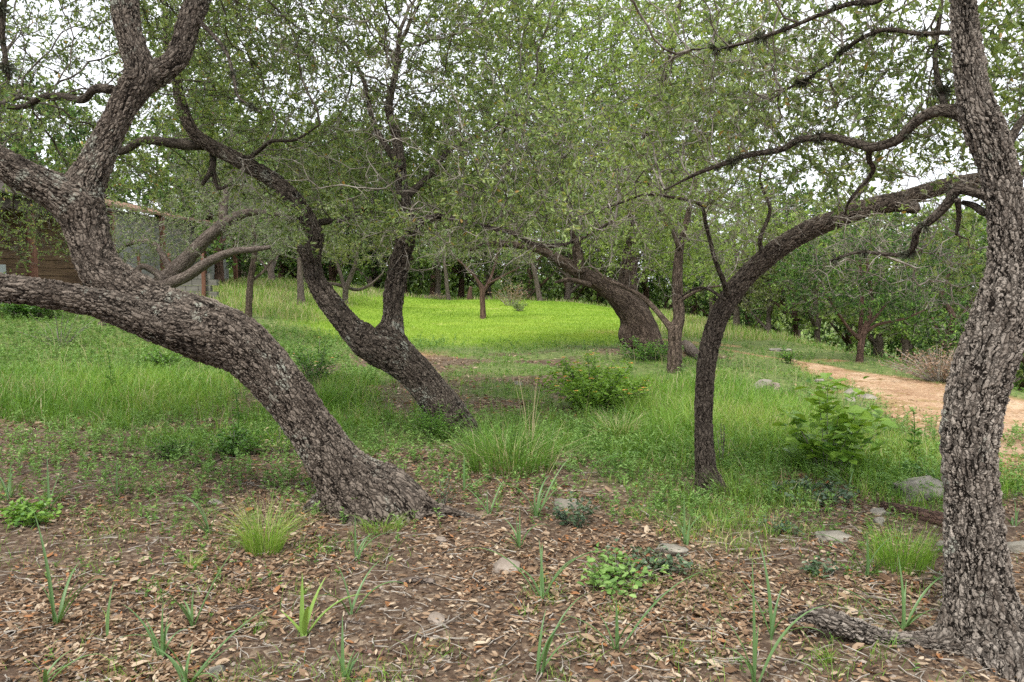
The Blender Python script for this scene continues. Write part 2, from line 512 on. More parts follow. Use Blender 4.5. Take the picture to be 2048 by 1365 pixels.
def path_material():
    m, t, b = mat("orange_caliche_dirt", 0.95, 0.15)
    g = nd(t, "ShaderNodeNewGeometry").outputs["Position"]
    n1 = tnoise(t, g, 1.3, 5, 0.65)
    n2 = tnoise(t, g, 22, 5, 0.75)
    c = ramp(t, n1.outputs["Fac"], [(0.32, (0.26, 0.145, 0.08)), (0.5, (0.41, 0.265, 0.16)), (0.68, (0.52, 0.39, 0.265))])
    c = mixc(t, ramp(t, n2.outputs["Fac"], [(0.5, 0.0), (0.68, 0.7)]), c, (0.52, 0.41, 0.28))
    c = mixc(t, ramp(t, n2.outputs["Fac"], [(0.33, 0.85), (0.47, 0.0)]), c, (0.12, 0.06, 0.035))
    t.links.new(c, b.inputs["Base Color"])
    bp = nd(t, "ShaderNodeBump")
    bp.inputs["Distance"].default_value = 0.03
    t.links.new(n2.outputs["Fac"], bp.inputs["Height"])
    t.links.new(bp.outputs[0], b.inputs["Normal"])
    return m
M['path'] = path_material()

# ================================================================ ground
def axis(lo, hi, fine_lo, fine_hi, step):
    a = list(np.arange(fine_lo, fine_hi, step))
    s = step
    x = fine_hi
    while x < hi:
        a.append(x); s *= 1.09; x += s
    a.append(hi)
    s = step
    x = fine_lo - s
    pre = []
    while x > lo:
        pre.append(x); s *= 1.09; x -= s
    pre.append(lo)
    return np.array(pre[::-1] + a)
gx = axis(-500, 500, -8, 9, 0.06)
gy = axis(-60, 900, 1.5, 18, 0.06)
GX, GY = np.meshgrid(gx, gy)
GZ = terrain(GX, GY) + 0.006 * noise2(GX * 9, GY * 9, 77)
nx, ny = len(gx), len(gy)
idx = np.arange(nx * ny).reshape(ny, nx)
quads = np.stack([idx[:-1, :-1], idx[:-1, 1:], idx[1:, 1:], idx[1:, :-1]], -1).reshape(-1, 4)
fx, fy = GX.ravel(), GY.ravel()
clay = 0.8 * ss(0.15, 0.5, fbm2(fx * 0.7 + 4, fy * 0.5, 41)) * ss(3.5, 5, fx) * ss(8.6, 7.5, fx) * ss(7, 12, fy) * ss(28, 22, fy)
clay = np.maximum(clay, 0.75 * np.exp(-(((fx + 2.3) / 0.7) ** 2 + ((fy - 17) / 0.8) ** 2)))
clay = np.maximum(clay, 0.6 * path_mask(fx, fy))
gm = make_mesh("ground", np.stack([fx, fy, GZ.ravel()], -1), [quads], M['ground'], None,
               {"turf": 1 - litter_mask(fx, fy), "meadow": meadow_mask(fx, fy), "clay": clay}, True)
tag(link("ground", gm), kind="structure")

# path: a ribbon of bare orange dirt, irregular edges, lying on the ground
pys = np.arange(-5.5, 18.0, 0.06)
us = np.linspace(-1, 1, 30)
PU, PY = np.meshgrid(us, pys)
pc = np.interp(PY, PATH_Y, PATH_X)
phw = np.interp(PY, PATH_Y, PATH_W)
edge = 0.34 * fbm2(np.sign(PU) * 5.3, PY * 1.5, 51) + 0.08 * noise2(np.sign(PU) * 3.3, PY * 6, 52)
PXX = pc + PU * np.maximum(phw + edge * np.abs(PU), 0.05)
PZ = terrain(PXX, PY) + 0.022 * (1 - np.abs(PU) ** 4) - 0.012 + 0.032 * fbm2(PXX * 5, PY * 5, 53) * (1 - np.abs(PU) ** 4)
idx = np.arange(PU.size).reshape(PU.shape)
quads = np.stack([idx[:-1, :-1], idx[:-1, 1:], idx[1:, 1:], idx[1:, :-1]], -1).reshape(-1, 4)
pm = make_mesh("path", np.stack([PXX.ravel(), PY.ravel(), PZ.ravel()], -1), [quads], M['path'], None, None, True)
tag(link("path", pm), kind="structure")

# ================================================================ tubes (trunks, limbs)
def spline(K, ds):
    """K: (n,4) points+radius -> Catmull-Rom, resampled at ds"""
    K = np.asarray(K, float)
    E = np.vstack([2 * K[0] - K[1], K, 2 * K[-1] - K[-2]])
    o = []
    for i in range(1, len(E) - 2):
        t = np.linspace(0, 1, 24, endpoint=False)[:, None]
        a, b_, c, d = E[i - 1], E[i], E[i + 1], E[i + 2]
        o.append(0.5 * ((2 * b_) + (c - a) * t + (2 * a - 5 * b_ + 4 * c - d) * t ** 2 + (3 * b_ - 3 * c + d - a) * t ** 3))
    o = np.vstack(o + [K[-1:]])
    s = np.concatenate([[0], np.cumsum(np.linalg.norm(np.diff(o[:, :3], axis=0), axis=1))])
    n = max(3, int(s[-1] / ds) + 1)
    q = np.linspace(0, s[-1], n)
    return np.stack([np.interp(q, s, o[:, i]) for i in range(4)], -1), q

def tube(K, ds, sides=None, seed=0, lump=0.07, gnarl=0.0):
    S, q = spline(K, ds)
    C, Rr = S[:, :3], np.maximum(S[:, 3], 0.002)
    T = unit(np.gradient(C, axis=0))
    if sides is None:
        sides = int(np.clip(2 * math.pi * Rr.max() / ds, 8, 200))
    u = np.cross(T[0], [0.3, 0.9, 0.2]); u /= np.linalg.norm(u)
    U = [u]
    for i in range(1, len(T)):
        u = U[-1] - T[i] * np.dot(U[-1], T[i])
        U.append(u / np.linalg.norm(u))
    U = np.array(U)
    W = np.cross(T, U)
    th = np.linspace(0, 2 * math.pi, sides, endpoint=False)
    ct, st = np.cos(th), np.sin(th)
    D = U[:, None, :] * ct[None, :, None] + W[:, None, :] * st[None, :, None]
    R0 = float(np.median(Rr))
    Rm = 0.5 * (Rr + R0)
    B = np.stack([Rm[:, None] * ct[None], Rm[:, None] * st[None], np.repeat(q[:, None], sides, 1)], -1) + seed * 7.31
    rr = Rr[:, None] * (1 + lump * noise3(B[..., 0] / (R0 * 1.3), B[..., 1] / (R0 * 1.3), B[..., 2] / (R0 * 3), seed)
                        + lump * 0.6 * noise3(B[..., 0] / (R0 * .5), B[..., 1] / (R0 * .5), B[..., 2] / (R0 * 1.1), seed + 1))
    if gnarl:
        rr = rr * (1 + gnarl * np.abs(noise3(B[..., 0] / (R0 * .3), B[..., 1] / (R0 * .3), B[..., 2] / (R0 * .9), seed + 2)))
    V = C[:, None, :] + D * rr[..., None]
    n = len(C)
    ii = np.arange(n * sides).reshape(n, sides)
    jj = np.roll(ii, -1, axis=1)
    F = np.stack([ii[:-1], jj[:-1], jj[1:], ii[1:]], -1).reshape(-1, 4)
    Vf = np.vstack([V.reshape(-1, 3), C[0] - T[0] * Rr[0] * 0.3, C[-1] + T[-1] * Rr[-1] * 0.4])
    Bf = np.vstack([B.reshape(-1, 3), B[0].mean(0), B[-1].mean(0)])
    nv = n * sides
    caps = np.vstack([np.stack([jj[0], ii[0], np.full(sides, nv)], -1), np.stack([ii[-1], jj[-1], np.full(sides, nv + 1)], -1)])
    Nf = np.vstack([D.reshape(-1, 3), -T[:1], T[-1:]])
    return Vf, [F, caps], Bf, Nf, S

def blend(tubes, k):
    """swell surfaces where tubes meet, so the limbs run into each other"""
    for i, a in enumerate(tubes):
        V, N = a[0], a[3]
        off = np.zeros(len(V))
        for j, b_ in enumerate(tubes):
            if i == j: continue
            S = b_[4][::max(1, len(b_[4]) // 120)]
            bb0, bb1 = S[:, :3].min(0) - S[:, 3].max() - k, S[:, :3].max(0) + S[:, 3].max() + k
            m = np.all((V > bb0) & (V < bb1), axis=1)
            if not m.any(): continue
            Q = V[m]
            best = np.full(len(Q), 9.0)
            A, Bp = S[:-1], S[1:]
            for s0 in range(0, len(Q), 4000):
                q = Q[s0:s0 + 4000, None, :]
                ab = (Bp - A)[None, :, :3]
                tt = np.clip(((q - A[None, :, :3]) * ab).sum(-1) / np.maximum((ab ** 2).sum(-1), 1e-9), 0, 1)
                pr = A[None, :, :3] + ab * tt[..., None]
                rad = A[None, :, 3] + (Bp - A)[None, :, 3] * tt
                best[s0:s0 + 4000] = (np.linalg.norm(q - pr, axis=-1) - rad).min(1)
            kk = min(k, 0.8 * float(min(a[4][:, 3].max(), b_[4][:, 3].max())))
            o = np.where(np.abs(best) < kk, (kk - np.abs(best)) ** 2 / (4 * kk), 0)
            off[m] = np.maximum(off[m], o)
        a[0][:] = V + N * off[:, None]

def px_limb(pts, d0, dd=0.0, base=None):
    """pts: (px, py, width_px[, depth offset]) ; depth runs from d0 to d0+dd"""
    o = []
    n = len(pts)
    for i, p in enumerate(pts):
        d = d0 + dd * i / (n - 1) + (p[3] if len(p) > 3 else 0)
        w_ = P(p[0], p[1], d)
        o.append([*w_, p[2] * 0.45 / F_PX * d])
    return np.array(o)

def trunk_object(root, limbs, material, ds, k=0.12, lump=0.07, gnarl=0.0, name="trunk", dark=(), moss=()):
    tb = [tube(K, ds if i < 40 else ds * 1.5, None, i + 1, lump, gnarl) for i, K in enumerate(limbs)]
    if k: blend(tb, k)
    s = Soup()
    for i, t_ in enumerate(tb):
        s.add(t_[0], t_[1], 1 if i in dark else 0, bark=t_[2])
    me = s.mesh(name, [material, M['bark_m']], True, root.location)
    if moss:
        rg = np.random.default_rng(len(tb) * 7 + 1)
        sm = Soup()
        for i, cnt in moss:
            sp = tb[i][4]
            for c_ in range(cnt):
                q = sp[rg.integers(int(len(sp) * .15), len(sp))]
                n = 46
                dv = unit(rg.normal(0, 1, (n, 3)) + [0, 0, -.25])
                L = rg.uniform(.02, .06) * rg.uniform(.6, 1.1, n)
                c0 = q[:3] + unit(rg.normal(0, 1, 3)) * q[3] * .9
                V, F, tv = leaf_cards(np.tile(c0, (n, 1)), dv, rg.normal(0, 1, (n, 3)), L, np.full(n, .004), rg.uniform(0, .5, n), 'spray')
                sm.add(V, F, 0, tint=tv)
        link("ball_moss", sm.mesh("ball_moss", M['moss'], False, root.location), root)
    return link(name, me, root), [t_[4] for t_ in tb]

# ================================================================ branches grown toward the crown volume
def grow(seeds, seed_dirs, attr_pts, step, kill, iters, rng, wig=0.25, grav=0.0, infl=1e9):
    Np = [np.array(seeds)]
    nodes = np.array(seeds, float)
    par = [-1] * len(nodes)
    dirs = np.array(seed_dirs, float)
    A = np.array(attr_pts, float)
    near = np.zeros(len(A), int)
    dist = np.full(len(A), 1e9)
    def upd(i0):
        nonlocal near, dist
        new = nodes[i0:]
        for s0 in range(0, len(new), 400):
            dd = np.linalg.norm(A[:, None, :] - new[None, s0:s0 + 400], axis=-1)
            j = dd.argmin(1)
            v = dd[np.arange(len(A)), j]
            b_ = v < dist
            near[b_] = j[b_] + i0 + s0
            dist[b_] = v[b_]
    upd(0)
    for it in range(iters):
        keep = dist > kill
        A, near, dist = A[keep], near[keep], dist[keep]
        act = dist < infl
        if not act.any(): break
        acc = np.zeros((len(nodes), 3))
        np.add.at(acc, near[act], unit(A[act] - nodes[near[act]]))
        ids = np.unique(near[act])
        d = unit(unit(acc[ids]) + 0.35 * dirs[ids] + rng.normal(0, wig, (len(ids), 3)) + np.array([0, 0, grav]))
        newp = nodes[ids] + d * step
        i0 = len(nodes)
        nodes = np.vstack([nodes, newp])
        dirs = np.vstack([dirs, d])
        par += list(ids)
        upd(i0)
    return nodes, np.array(par), dirs

def pipe(par, n_seed, r_tip, expo=2.3, rmax=0.06):
    n = len(par)
    acc = np.zeros(n)
    kids = np.zeros(n, int)
    for i in range(n - 1, n_seed - 1, -1):
        if acc[i] == 0: acc[i] = r_tip ** expo
        acc[par[i]] += acc[i]
        kids[par[i]] += 1
    r = np.maximum(acc, 1e-12) ** (1 / expo)
    return np.minimum(r, rmax), kids

def prisms(P0, P1, R0, R1, sides):
    d = unit(P1 - P0)
    ref = np.where(np.abs(d[:, 2:3]) < 0.8, np.array([[0, 0, 1.0]]), np.array([[1.0, 0, 0]]))
    u = unit(np.cross(d, ref))
    v = np.cross(d, u)
    th = np.linspace(0, 2 * math.pi, sides, endpoint=False)
    ring = u[:, None] * np.cos(th)[None, :, None] + v[:, None] * np.sin(th)[None, :, None]
    V = np.concatenate([P0[:, None] + ring * R0[:, None, None], P1[:, None] + ring * R1[:, None, None]], 1)
    n = len(P0)
    base = (np.arange(n) * 2 * sides)[:, None]
    F = []
    for k in range(sides):
        k2 = (k + 1) % sides
        F.append(np.hstack([base + k, base + k2, base + sides + k2, base + sides + k]))
    return V.reshape(-1, 3), [np.stack(F, 1).reshape(-1, 4)]

def leaf_cards(pos, ax, nrm, L, Wd, tint, kind='leaf'):
    """small folded leaves: 6 vertices each (obovate); kind 'spray' is a 4-vertex pointed blade"""
    ax = unit(ax)
    side = unit(np.cross(ax, nrm))
    up = np.cross(side, ax)
    if kind == 'leaf':
        T = np.array([[0, 0, 0], [.35, .8, .12], [.72, .95, .08], [1, 0, -.05], [.72, -.95, .08], [.35, -.8, .12]])
        F = np.array([[0, 1, 2, 3], [0, 3, 4, 5]])
    else:
        T = np.array([[0, 0, 0], [.5, 1, .1], [1, 0, -.08], [.5, -1, .1]])
        F = np.array([[0, 1, 2], [0, 2, 3]])
    n = len(pos)
    V = (pos[:, None] + ax[:, None] * (T[None, :, 0:1] * L[:, None, None])
         + side[:, None] * (T[None, :, 1:2] * Wd[:, None, None] * 0.5)
         + up[:, None] * (T[None, :, 2:3] * L[:, None, None]))
    m = len(T)
    Fc = (F[None] + (np.arange(n) * m)[:, None, None]).reshape(-1, F.shape[1])
    return V.reshape(-1, 3), [Fc], np.repeat(tint, m)

def blobs(rng, specs):
    """specs: (px, py, depth, rx_px, ry_px, r_depth_m, n)"""
    o = []
    for (px, py, d, rx, ry, rd, n) in specs:
        v = unit(rng.normal(size=(n, 3))) * (rng.random((n, 1)) ** 0.4)
        c = P(px, py, d)
        o.append(c + v * np.array([rx / F_PX * d, rd, ry / F_PX * d]))
    return np.vstack(o)

def crown_parts(root, seeds, seed_dirs, A, rng, step=0.16, kill=0.2, leafL=0.04, leafW=0.42, per=5, twig_n=3, twig_len=0.16,
                r_tip=0.0028, rmax=0.05, leaf_mat='leaf', twig_mat='twig', kind='leaf', bare=0.12, wig=0.28, sides=5, up=0.35,
                tint_mu=0.45, tint_sd=0.22, iters=140, branch_name="branches", grav=0.0, origin=None, thr=2.4, lw=1.0):
    nodes, par, dirs = grow(seeds, seed_dirs, A, step, kill, iters, rng, wig, grav)
    ns = len(seeds)
    r, kids = pipe(par, ns, r_tip, rmax=rmax)
    i = np.arange(ns, len(nodes))
    s = Soup()
    rp = np.minimum(np.where(par[i] >= ns, r[par[i]], r[i] * 1.15), r[i] * 1.35)
    big = r[i] > r_tip * 3
    for sel, sd_ in ((big, sides), (~big, 3)):
        if sel.any():
            V, F = prisms(nodes[par[i][sel]], nodes[i][sel], rp[sel], r[i][sel], sd_)
            s.add(V, F)
    # twigs off thin nodes
    thin = i[(r[i] < r_tip * thr)]
    if len(thin):
        T0 = np.repeat(thin, twig_n)
        td = unit(dirs[T0] * 0.55 + rng.normal(0, 0.6, (len(T0), 3)) + [0, 0, 0.12])
        tl = twig_len * rng.uniform(0.5, 1.3, len(T0))
        p0 = nodes[T0]
        mid = p0 + td * tl[:, None] * 0.55
        td2 = unit(td + rng.normal(0, 0.3, td.shape) + [0, 0, 0.08])
        p1 = mid + td2 * tl[:, None] * 0.45
        V, F = prisms(p0, mid, np.full(len(p0), r_tip * .75), np.full(len(p0), r_tip * .6), 3)
        s.add(V, F)
        V, F = prisms(mid, p1, np.full(len(p0), r_tip * .6), np.full(len(p0), r_tip * .35), 3)
        s.add(V, F)
        org = np.array(root.location if origin is None else origin)
        link(branch_name, s.mesh(branch_name, M[twig_mat], True, org), root)
        leafy = rng.random(len(T0)) > bare
        clump = ss(-0.55, 0.1, noise3(p1[:, 0] * 1.1, p1[:, 1] * 1.1, p1[:, 2] * 1.1, 9) + rng.uniform(-0.5, 0.5, len(p1)))
        leafy &= rng.random(len(T0)) < 0.35 + 0.65 * clump
        li = np.repeat(np.where(leafy)[0], per)
        f = rng.uniform(0.15, 1.05, len(li))
        pos = np.where((f < .55)[:, None], p0[li] + (mid[li] - p0[li]) * (f / .55)[:, None], mid[li] + (p1[li] - mid[li]) * ((f - .55) / .45)[:, None])
        rnd = rng.normal(0, 1, (len(li), 3))
        ax = unit(td2[li] * 0.7 + unit(rnd) * 0.85)
        nr = unit(rng.normal(0, 0.6, (len(li), 3)) + [0, 0, up + 0.3])
        L = leafL * rng.uniform(0.6, 1.25, len(li))
        tw = np.clip(rng.normal(0, tint_sd * 0.6, len(T0)), -1, 1)
        tint = np.clip(tint_mu + tw[li] + rng.normal(0, tint_sd, len(li)), 0.0, 0.96)
        tint[rng.random(len(li)) < 0.012] = 1.0
        V, F, tv = leaf_cards(pos, ax, nr, L, L * leafW * lw, tint, kind)
        s2 = Soup()
        s2.add(V, F, 0, tint=tv)
        link("crown", s2.mesh("crown", M[leaf_mat], False, org), root)
        return len(li)
    return 0

def dead_twigs(root, splines, fr, A, rng, step=.11, r_tip=.0022, rmax=.012, wig=.45):
    S, D = seeds_from(splines, fr)
    nodes, par, dirs = grow(S, D, A, step, step * 1.1, 110, rng, wig, -0.05)
    ns = len(S)
    r, _k = pipe(par, ns, r_tip, rmax=rmax)
    i = np.arange(ns, len(nodes))
    s = Soup()
    V, F = prisms(nodes[par[i]], nodes[i], np.minimum(np.where(par[i] >= ns, r[par[i]], r[i]), r[i] * 1.3), r[i], 4)
    s.add(V, F)
    T0 = np.repeat(i, 2)
    td = unit(dirs[T0] * .4 + rng.normal(0, .7, (len(T0), 3)))
    tl = rng.uniform(.4, 1.5, len(T0)) * step
    V, F = prisms(nodes[T0], nodes[T0] + td * tl[:, None], np.full(len(T0), r_tip * .8), np.full(len(T0), r_tip * .4), 3)
    s.add(V, F)
    link("dead_twigs", s.mesh("dead_twigs", M['twig_dead'], True, root.location), root)

def seeds_from(splines, fr, spacing=0.15):
    S, D = [], []
    for j, f0 in fr:
        sp = splines[j]
        n = len(sp)
        a = int(f0 * n)
        L = np.linalg.norm(sp[-1, :3] - sp[a, :3]) * 1.15
        ids = np.unique(np.linspace(a, n - 1, max(2, int(L / spacing))).astype(int))
        S.append(sp[ids, :3])
        D.append(unit(np.gradient(sp[:, :3], axis=0))[ids])
    return np.vstack(S), np.vstack(D)
# ================================================================ the traced trees
STATS = {}
def add_tree(name, base_px, label, cat, limbs_fn, material, ds, seed_fr, blob_fn, rng_seed, group=None, k=0.12, lump=0.07, gnarl=0.0, dark=(), moss=(), dead=None, **kw):
    x, y, z, d = ground_px(*base_px)
    root = thing(name, (x, y, z), label, cat, group)
    limbs = limbs_fn(d)
    ob, spl = trunk_object(root, limbs, M[material], ds, k, lump, gnarl, dark=dark, moss=moss)
    rng = np.random.default_rng(rng_seed)
    A = blobs(rng, blob_fn(d))
    S, D = seeds_from(spl, seed_fr)
    STATS[label[:30]] = crown_parts(root, S, D, A, rng, **kw)
    if dead:
        dead_twigs(root, spl, dead[0], blobs(rng, dead[1](d)), rng, *dead[2:])
    return root, spl

# --- A: big sprawling live oak in front on the left
def limbs_A(d):
    base = px_limb([(760, 1050, 250, .0), (742, 1012, 215), (704, 972, 150), (664, 922, 116), (624, 860, 103), (559, 770, 106), (498, 705, 112),
                    (450, 672, 118), (400, 655, 112), (348, 640, 102)], d, -0.15)
    low = px_limb([(450, 690, 90, .06), (380, 668, 90), (320, 650, 84), (265, 630, 74), (200, 608, 64), (100, 588, 60), (0, 577, 60), (-110, 580, 56), (-240, 610, 48)], d - .15, -0.7)
    up = px_limb([(420, 655, 90, -.1), (350, 628, 98), (285, 598, 94), (225, 560, 92), (197, 530, 88), (180, 485, 85), (167, 445, 85), (160, 405, 88), (172, 365, 74), (196, 318, 64),
                  (218, 270, 58), (240, 225, 57), (262, 185, 60), (278, 155, 60), (272, 115, 56), (256, 60, 54), (248, 0, 54), (240, -90, 46), (200, -220, 34)], d - .1, 0.35)
    left = px_limb([(170, 440, 70, .0), (152, 408, 80), (112, 386, 76), (50, 352, 70), (0, 326, 66), (-70, 290, 58), (-180, 240, 44)], d + .05, -0.3)
    right = px_limb([(262, 190, 40), (290, 165, 50), (325, 142, 50), (355, 115, 48), (369, 78, 46), (382, 35, 48), (402, -10, 46), (440, -120, 36), (500, -260, 24)], d + .2, 0.2)
    root1 = px_limb([(735, 985, 110), (790, 1000, 70), (850, 1015, 38), (920, 1032, 22), (985, 1052, 12)], d - .03, -.25)
    root2 = px_limb([(690, 990, 90), (640, 1010, 50), (610, 1030, 22)], d + .1, -.1)
    t1 = px_limb([(225, 180, 22), (190, 178, 18), (165, 200, 16), (120, 192, 14), (85, 195, 13), (40, 215, 12), (-20, 208, 12), (-90, 220, 8)], d + .3, .6)
    t2 = px_limb([(395, 40, 12), (430, 75, 9), (455, 110, 8), (468, 160, 7), (478, 195, 6), (520, 225, 4)], d + .3, -.5)
    t3 = px_limb([(10, -20, 12), (4, 60, 13), (10, 110, 11), (18, 160, 7)], d - 1.4, .1)
    return [base, low, up, left, right, root1, root2, t1, t2, t3]
add_tree("live_oak", (745, 1020), "big sprawling live oak leaning left, its forked limbs crossing the left edge", "tree", limbs_A, 'bark_a', 0.0125,
         [(2, .72), (3, .5), (4, .55), (7, .15), (8, .3), (9, .1)],
         lambda d: [(60, 130, d + 1.8, 300, 170, 1.1, 800), (330, 60, d + 1.6, 260, 150, 1.2, 520), (520, 30, d + 1.2, 200, 110, 1.0, 300), (200, -250, d + .6, 700, 200, 2.0, 700),
                    (-200, 150, d - .4, 250, 250, 1.5, 200), (150, 330, d + 2.2, 170, 90, .8, 200), (50, 450, d + 2.6, 160, 85, .8, 620)], 1, lump=0.06, gnarl=.05, dark=(7, 8, 9), moss=((7, 12), (8, 14), (9, 8)),
         step=.13, kill=.14, leafL=.040, per=6, twig_n=3, leaf_mat='leaf', twig_mat='twig_dark', tint_mu=.38, r_tip=.0026)

# --- B: forked live oak in the middle
def limbs_B(d):
    base = px_limb([(945, 905, 96), (922, 866, 84), (886, 812, 78), (843, 758, 76), (803, 717, 80), (768, 692, 84), (745, 680, 74)], d, 0)
    left = px_limb([(790, 715, 60), (752, 695, 70), (716, 672, 60), (690, 643, 52), (656, 600, 47), (634, 565, 42), (623, 530, 40), (624, 500, 42), (630, 470, 36), (610, 432, 38),
                    (585, 396, 36), (545, 360, 34), (500, 334, 33), (455, 309, 31), (415, 288, 29), (385, 262, 26), (368, 225, 24), (357, 185, 22), (352, 150, 21), (335, 95, 15), (330, 20, 10)], d, .5)
    right = px_limb([(778, 705, 66), (778, 680, 60), (785, 655, 47), (786, 620, 45), (791, 570, 44), (801, 520, 42), (812, 480, 40), (818, 440, 32), (806, 390, 28), (800, 330, 24),
                     (792, 270, 20), (778, 215, 16), (790, 150, 11), (800, 60, 7)], d, .3)
    arm = px_limb([(812, 485, 24), (826, 458, 20), (845, 441, 17), (868, 436, 15), (890, 431, 13), (915, 442, 11), (945, 448, 9), (990, 458, 9), (1035, 470, 8), (1060, 486, 8), (1110, 492, 7), (1160, 478, 6), (1230, 440, 5)], d + .1, -.9)
    dark = px_limb([(405, 292, 20), (370, 290, 24), (325, 284, 20), (285, 282, 18), (245, 303, 16), (205, 300, 10), (160, 310, 7)], d + .45, .3)
    hang = px_limb([(425, 310, 14), (425, 335, 14), (405, 370, 8)], d + .45, -.2)
    hang2 = px_limb([(425, 340, 11), (436, 376, 9), (455, 372, 5)], d + .35, -.1)
    arm2 = px_limb([(495, 320, 12), (520, 300, 9), (545, 283, 8), (590, 280, 6), (640, 250, 4)], d + .3, -.6)
    side = px_limb([(640, 445, 16), (680, 440, 12), (705, 433, 10), (740, 415, 8)], d + .4, .5)
    stub = px_limb([(618, 520, 34), (608, 503, 26), (600, 497, 18)], d, -.1)
    inner = px_limb([(800, 330, 20), (770, 290, 14), (745, 240, 11), (730, 170, 9), (700, 100, 6)], d + .2, .5)
    inner2 = px_limb([(806, 400, 18), (860, 350, 13), (900, 300, 11), (960, 270, 8), (1030, 230, 6)], d + .2, .4)
    return [base, left, right, arm, dark, hang, hang2, arm2, side, stub, inner, inner2]
add_tree("live_oak", (925, 868), "forked live oak leaning left between the big front oak and the bright meadow", "tree", limbs_B, 'bark_b', 0.014,
         [(1, .55), (2, .6), (3, .2), (4, .2), (5, .3), (7, .1), (8, .2), (10, .1), (11, .1)],
         lambda d: [(840, 260, d + 1.1, 320, 220, 1.3, 2500), (620, 240, d + 1.6, 270, 200, 1.1, 1150), (560, 60, d, 260, 120, 1.4, 420), (820, 20, d, 330, 150, 1.8, 1000), (1080, 330, d - .4, 200, 140, 1.2, 800), (830, -200, d, 500, 130, 2, 350),
                    (330, 330, d + 1.2, 170, 90, .7, 150), (900, 450, d - .5, 200, 50, 1.0, 110), (700, 430, d + .5, 170, 90, 1, 170), (400, 150, d + 1.3, 160, 160, .7, 330)], 2, dead=([(3, .1), (2, .5), (1, .6)], lambda d: [(1000, 480, d - .7, 260, 90, .7, 260), (850, 330, d - 1.3, 300, 150, .5, 110), (520, 380, d, 150, 110, .5, 50), (760, 100, d - 1.2, 260, 120, .6, 60)]), dark=(4, 5, 6, 7, 8, 10, 11), moss=((1, 10), (4, 12), (5, 6), (8, 5)),
         step=.165, kill=.18, leafL=.053, per=8, twig_n=4, leaf_mat='leaf', tint_mu=.5, twig_len=.2, r_tip=.0036)

# --- C: slender oak arching right
def limbs_C(d):
    base = px_limb([(1440, 1020, 120), (1424, 985, 78), (1413, 945, 50), (1408, 880, 40), (1408, 800, 39), (1414, 725, 41), (1426, 668, 42), (1446, 620, 43), (1472, 578, 43), (1512, 533, 43),
                    (1560, 495, 44), (1612, 464, 43), (1670, 439, 41), (1730, 417, 40), (1790, 402, 36), (1850, 384, 34), (1900, 370, 33), (1955, 361, 31), (2020, 350, 28), (2100, 320, 22), (2200, 260, 16)], d, .5)
    stub = px_limb([(1765, 410, 30), (1800, 412, 26), (1836, 418, 24)], d + .35, -.12)
    b1 = px_limb([(1455, 590, 16), (1446, 560, 12), (1430, 520, 10), (1412, 450, 9), (1400, 410, 8), (1345, 395, 7), (1290, 390, 6), (1230, 410, 4), (1170, 430, 3)], d + .1, -.5)
    b2 = px_limb([(1680, 428, 14), (1715, 392, 10), (1745, 345, 9), (1760, 300, 8), (1790, 240, 5)], d + .3, .3)
    b3 = px_limb([(1530, 515, 12), (1520, 480, 10), (1540, 420, 8), (1520, 360, 6), (1535, 300, 4)], d + .25, -.3)
    b4 = px_limb([(1450, 600, 8), (1415, 578, 7), (1385, 580, 6), (1355, 600, 3)], d, .2)
    r1 = px_limb([(1425, 960, 40), (1440, 985, 30), (1462, 1010, 12)], d - .03, -.12)
    return [base, stub, b1, b2, b3, b4, r1]
add_tree("live_oak", (1418, 984), "slender live oak whose smooth trunk arches over to the right", "tree", limbs_C, 'bark_c', 0.012,
         [(0, .75), (2, .15), (3, .15), (4, .2), (5, .5)],
         lambda d: [(1400, 330, d - .2, 180, 130, .8, 330), (1560, 330, d, 150, 110, .7, 300), (1800, 290, d + .5, 180, 110, .7, 520), (1230, 390, d - .5, 150, 110, .6, 260), (1760, 430, d + .3, 170, 45, .4, 40), (2150, 150, d, 220, 250, 1, 180)], 3, dead=([(2, .1), (0, .3), (3, .1), (5, .1)], lambda d: [(1330, 430, d - .3, 190, 110, .6, 260), (1500, 430, d - .1, 110, 110, .4, 110), (1750, 440, d + .2, 180, 90, .5, 130)], .08, .0016), dark=(2, 3, 4, 5),
         step=.12, kill=.14, leafL=.042, per=5, twig_n=2, leaf_mat='leaf', tint_mu=.5, twig_len=.13, r_tip=.0024, bare=.2, lump=.05)

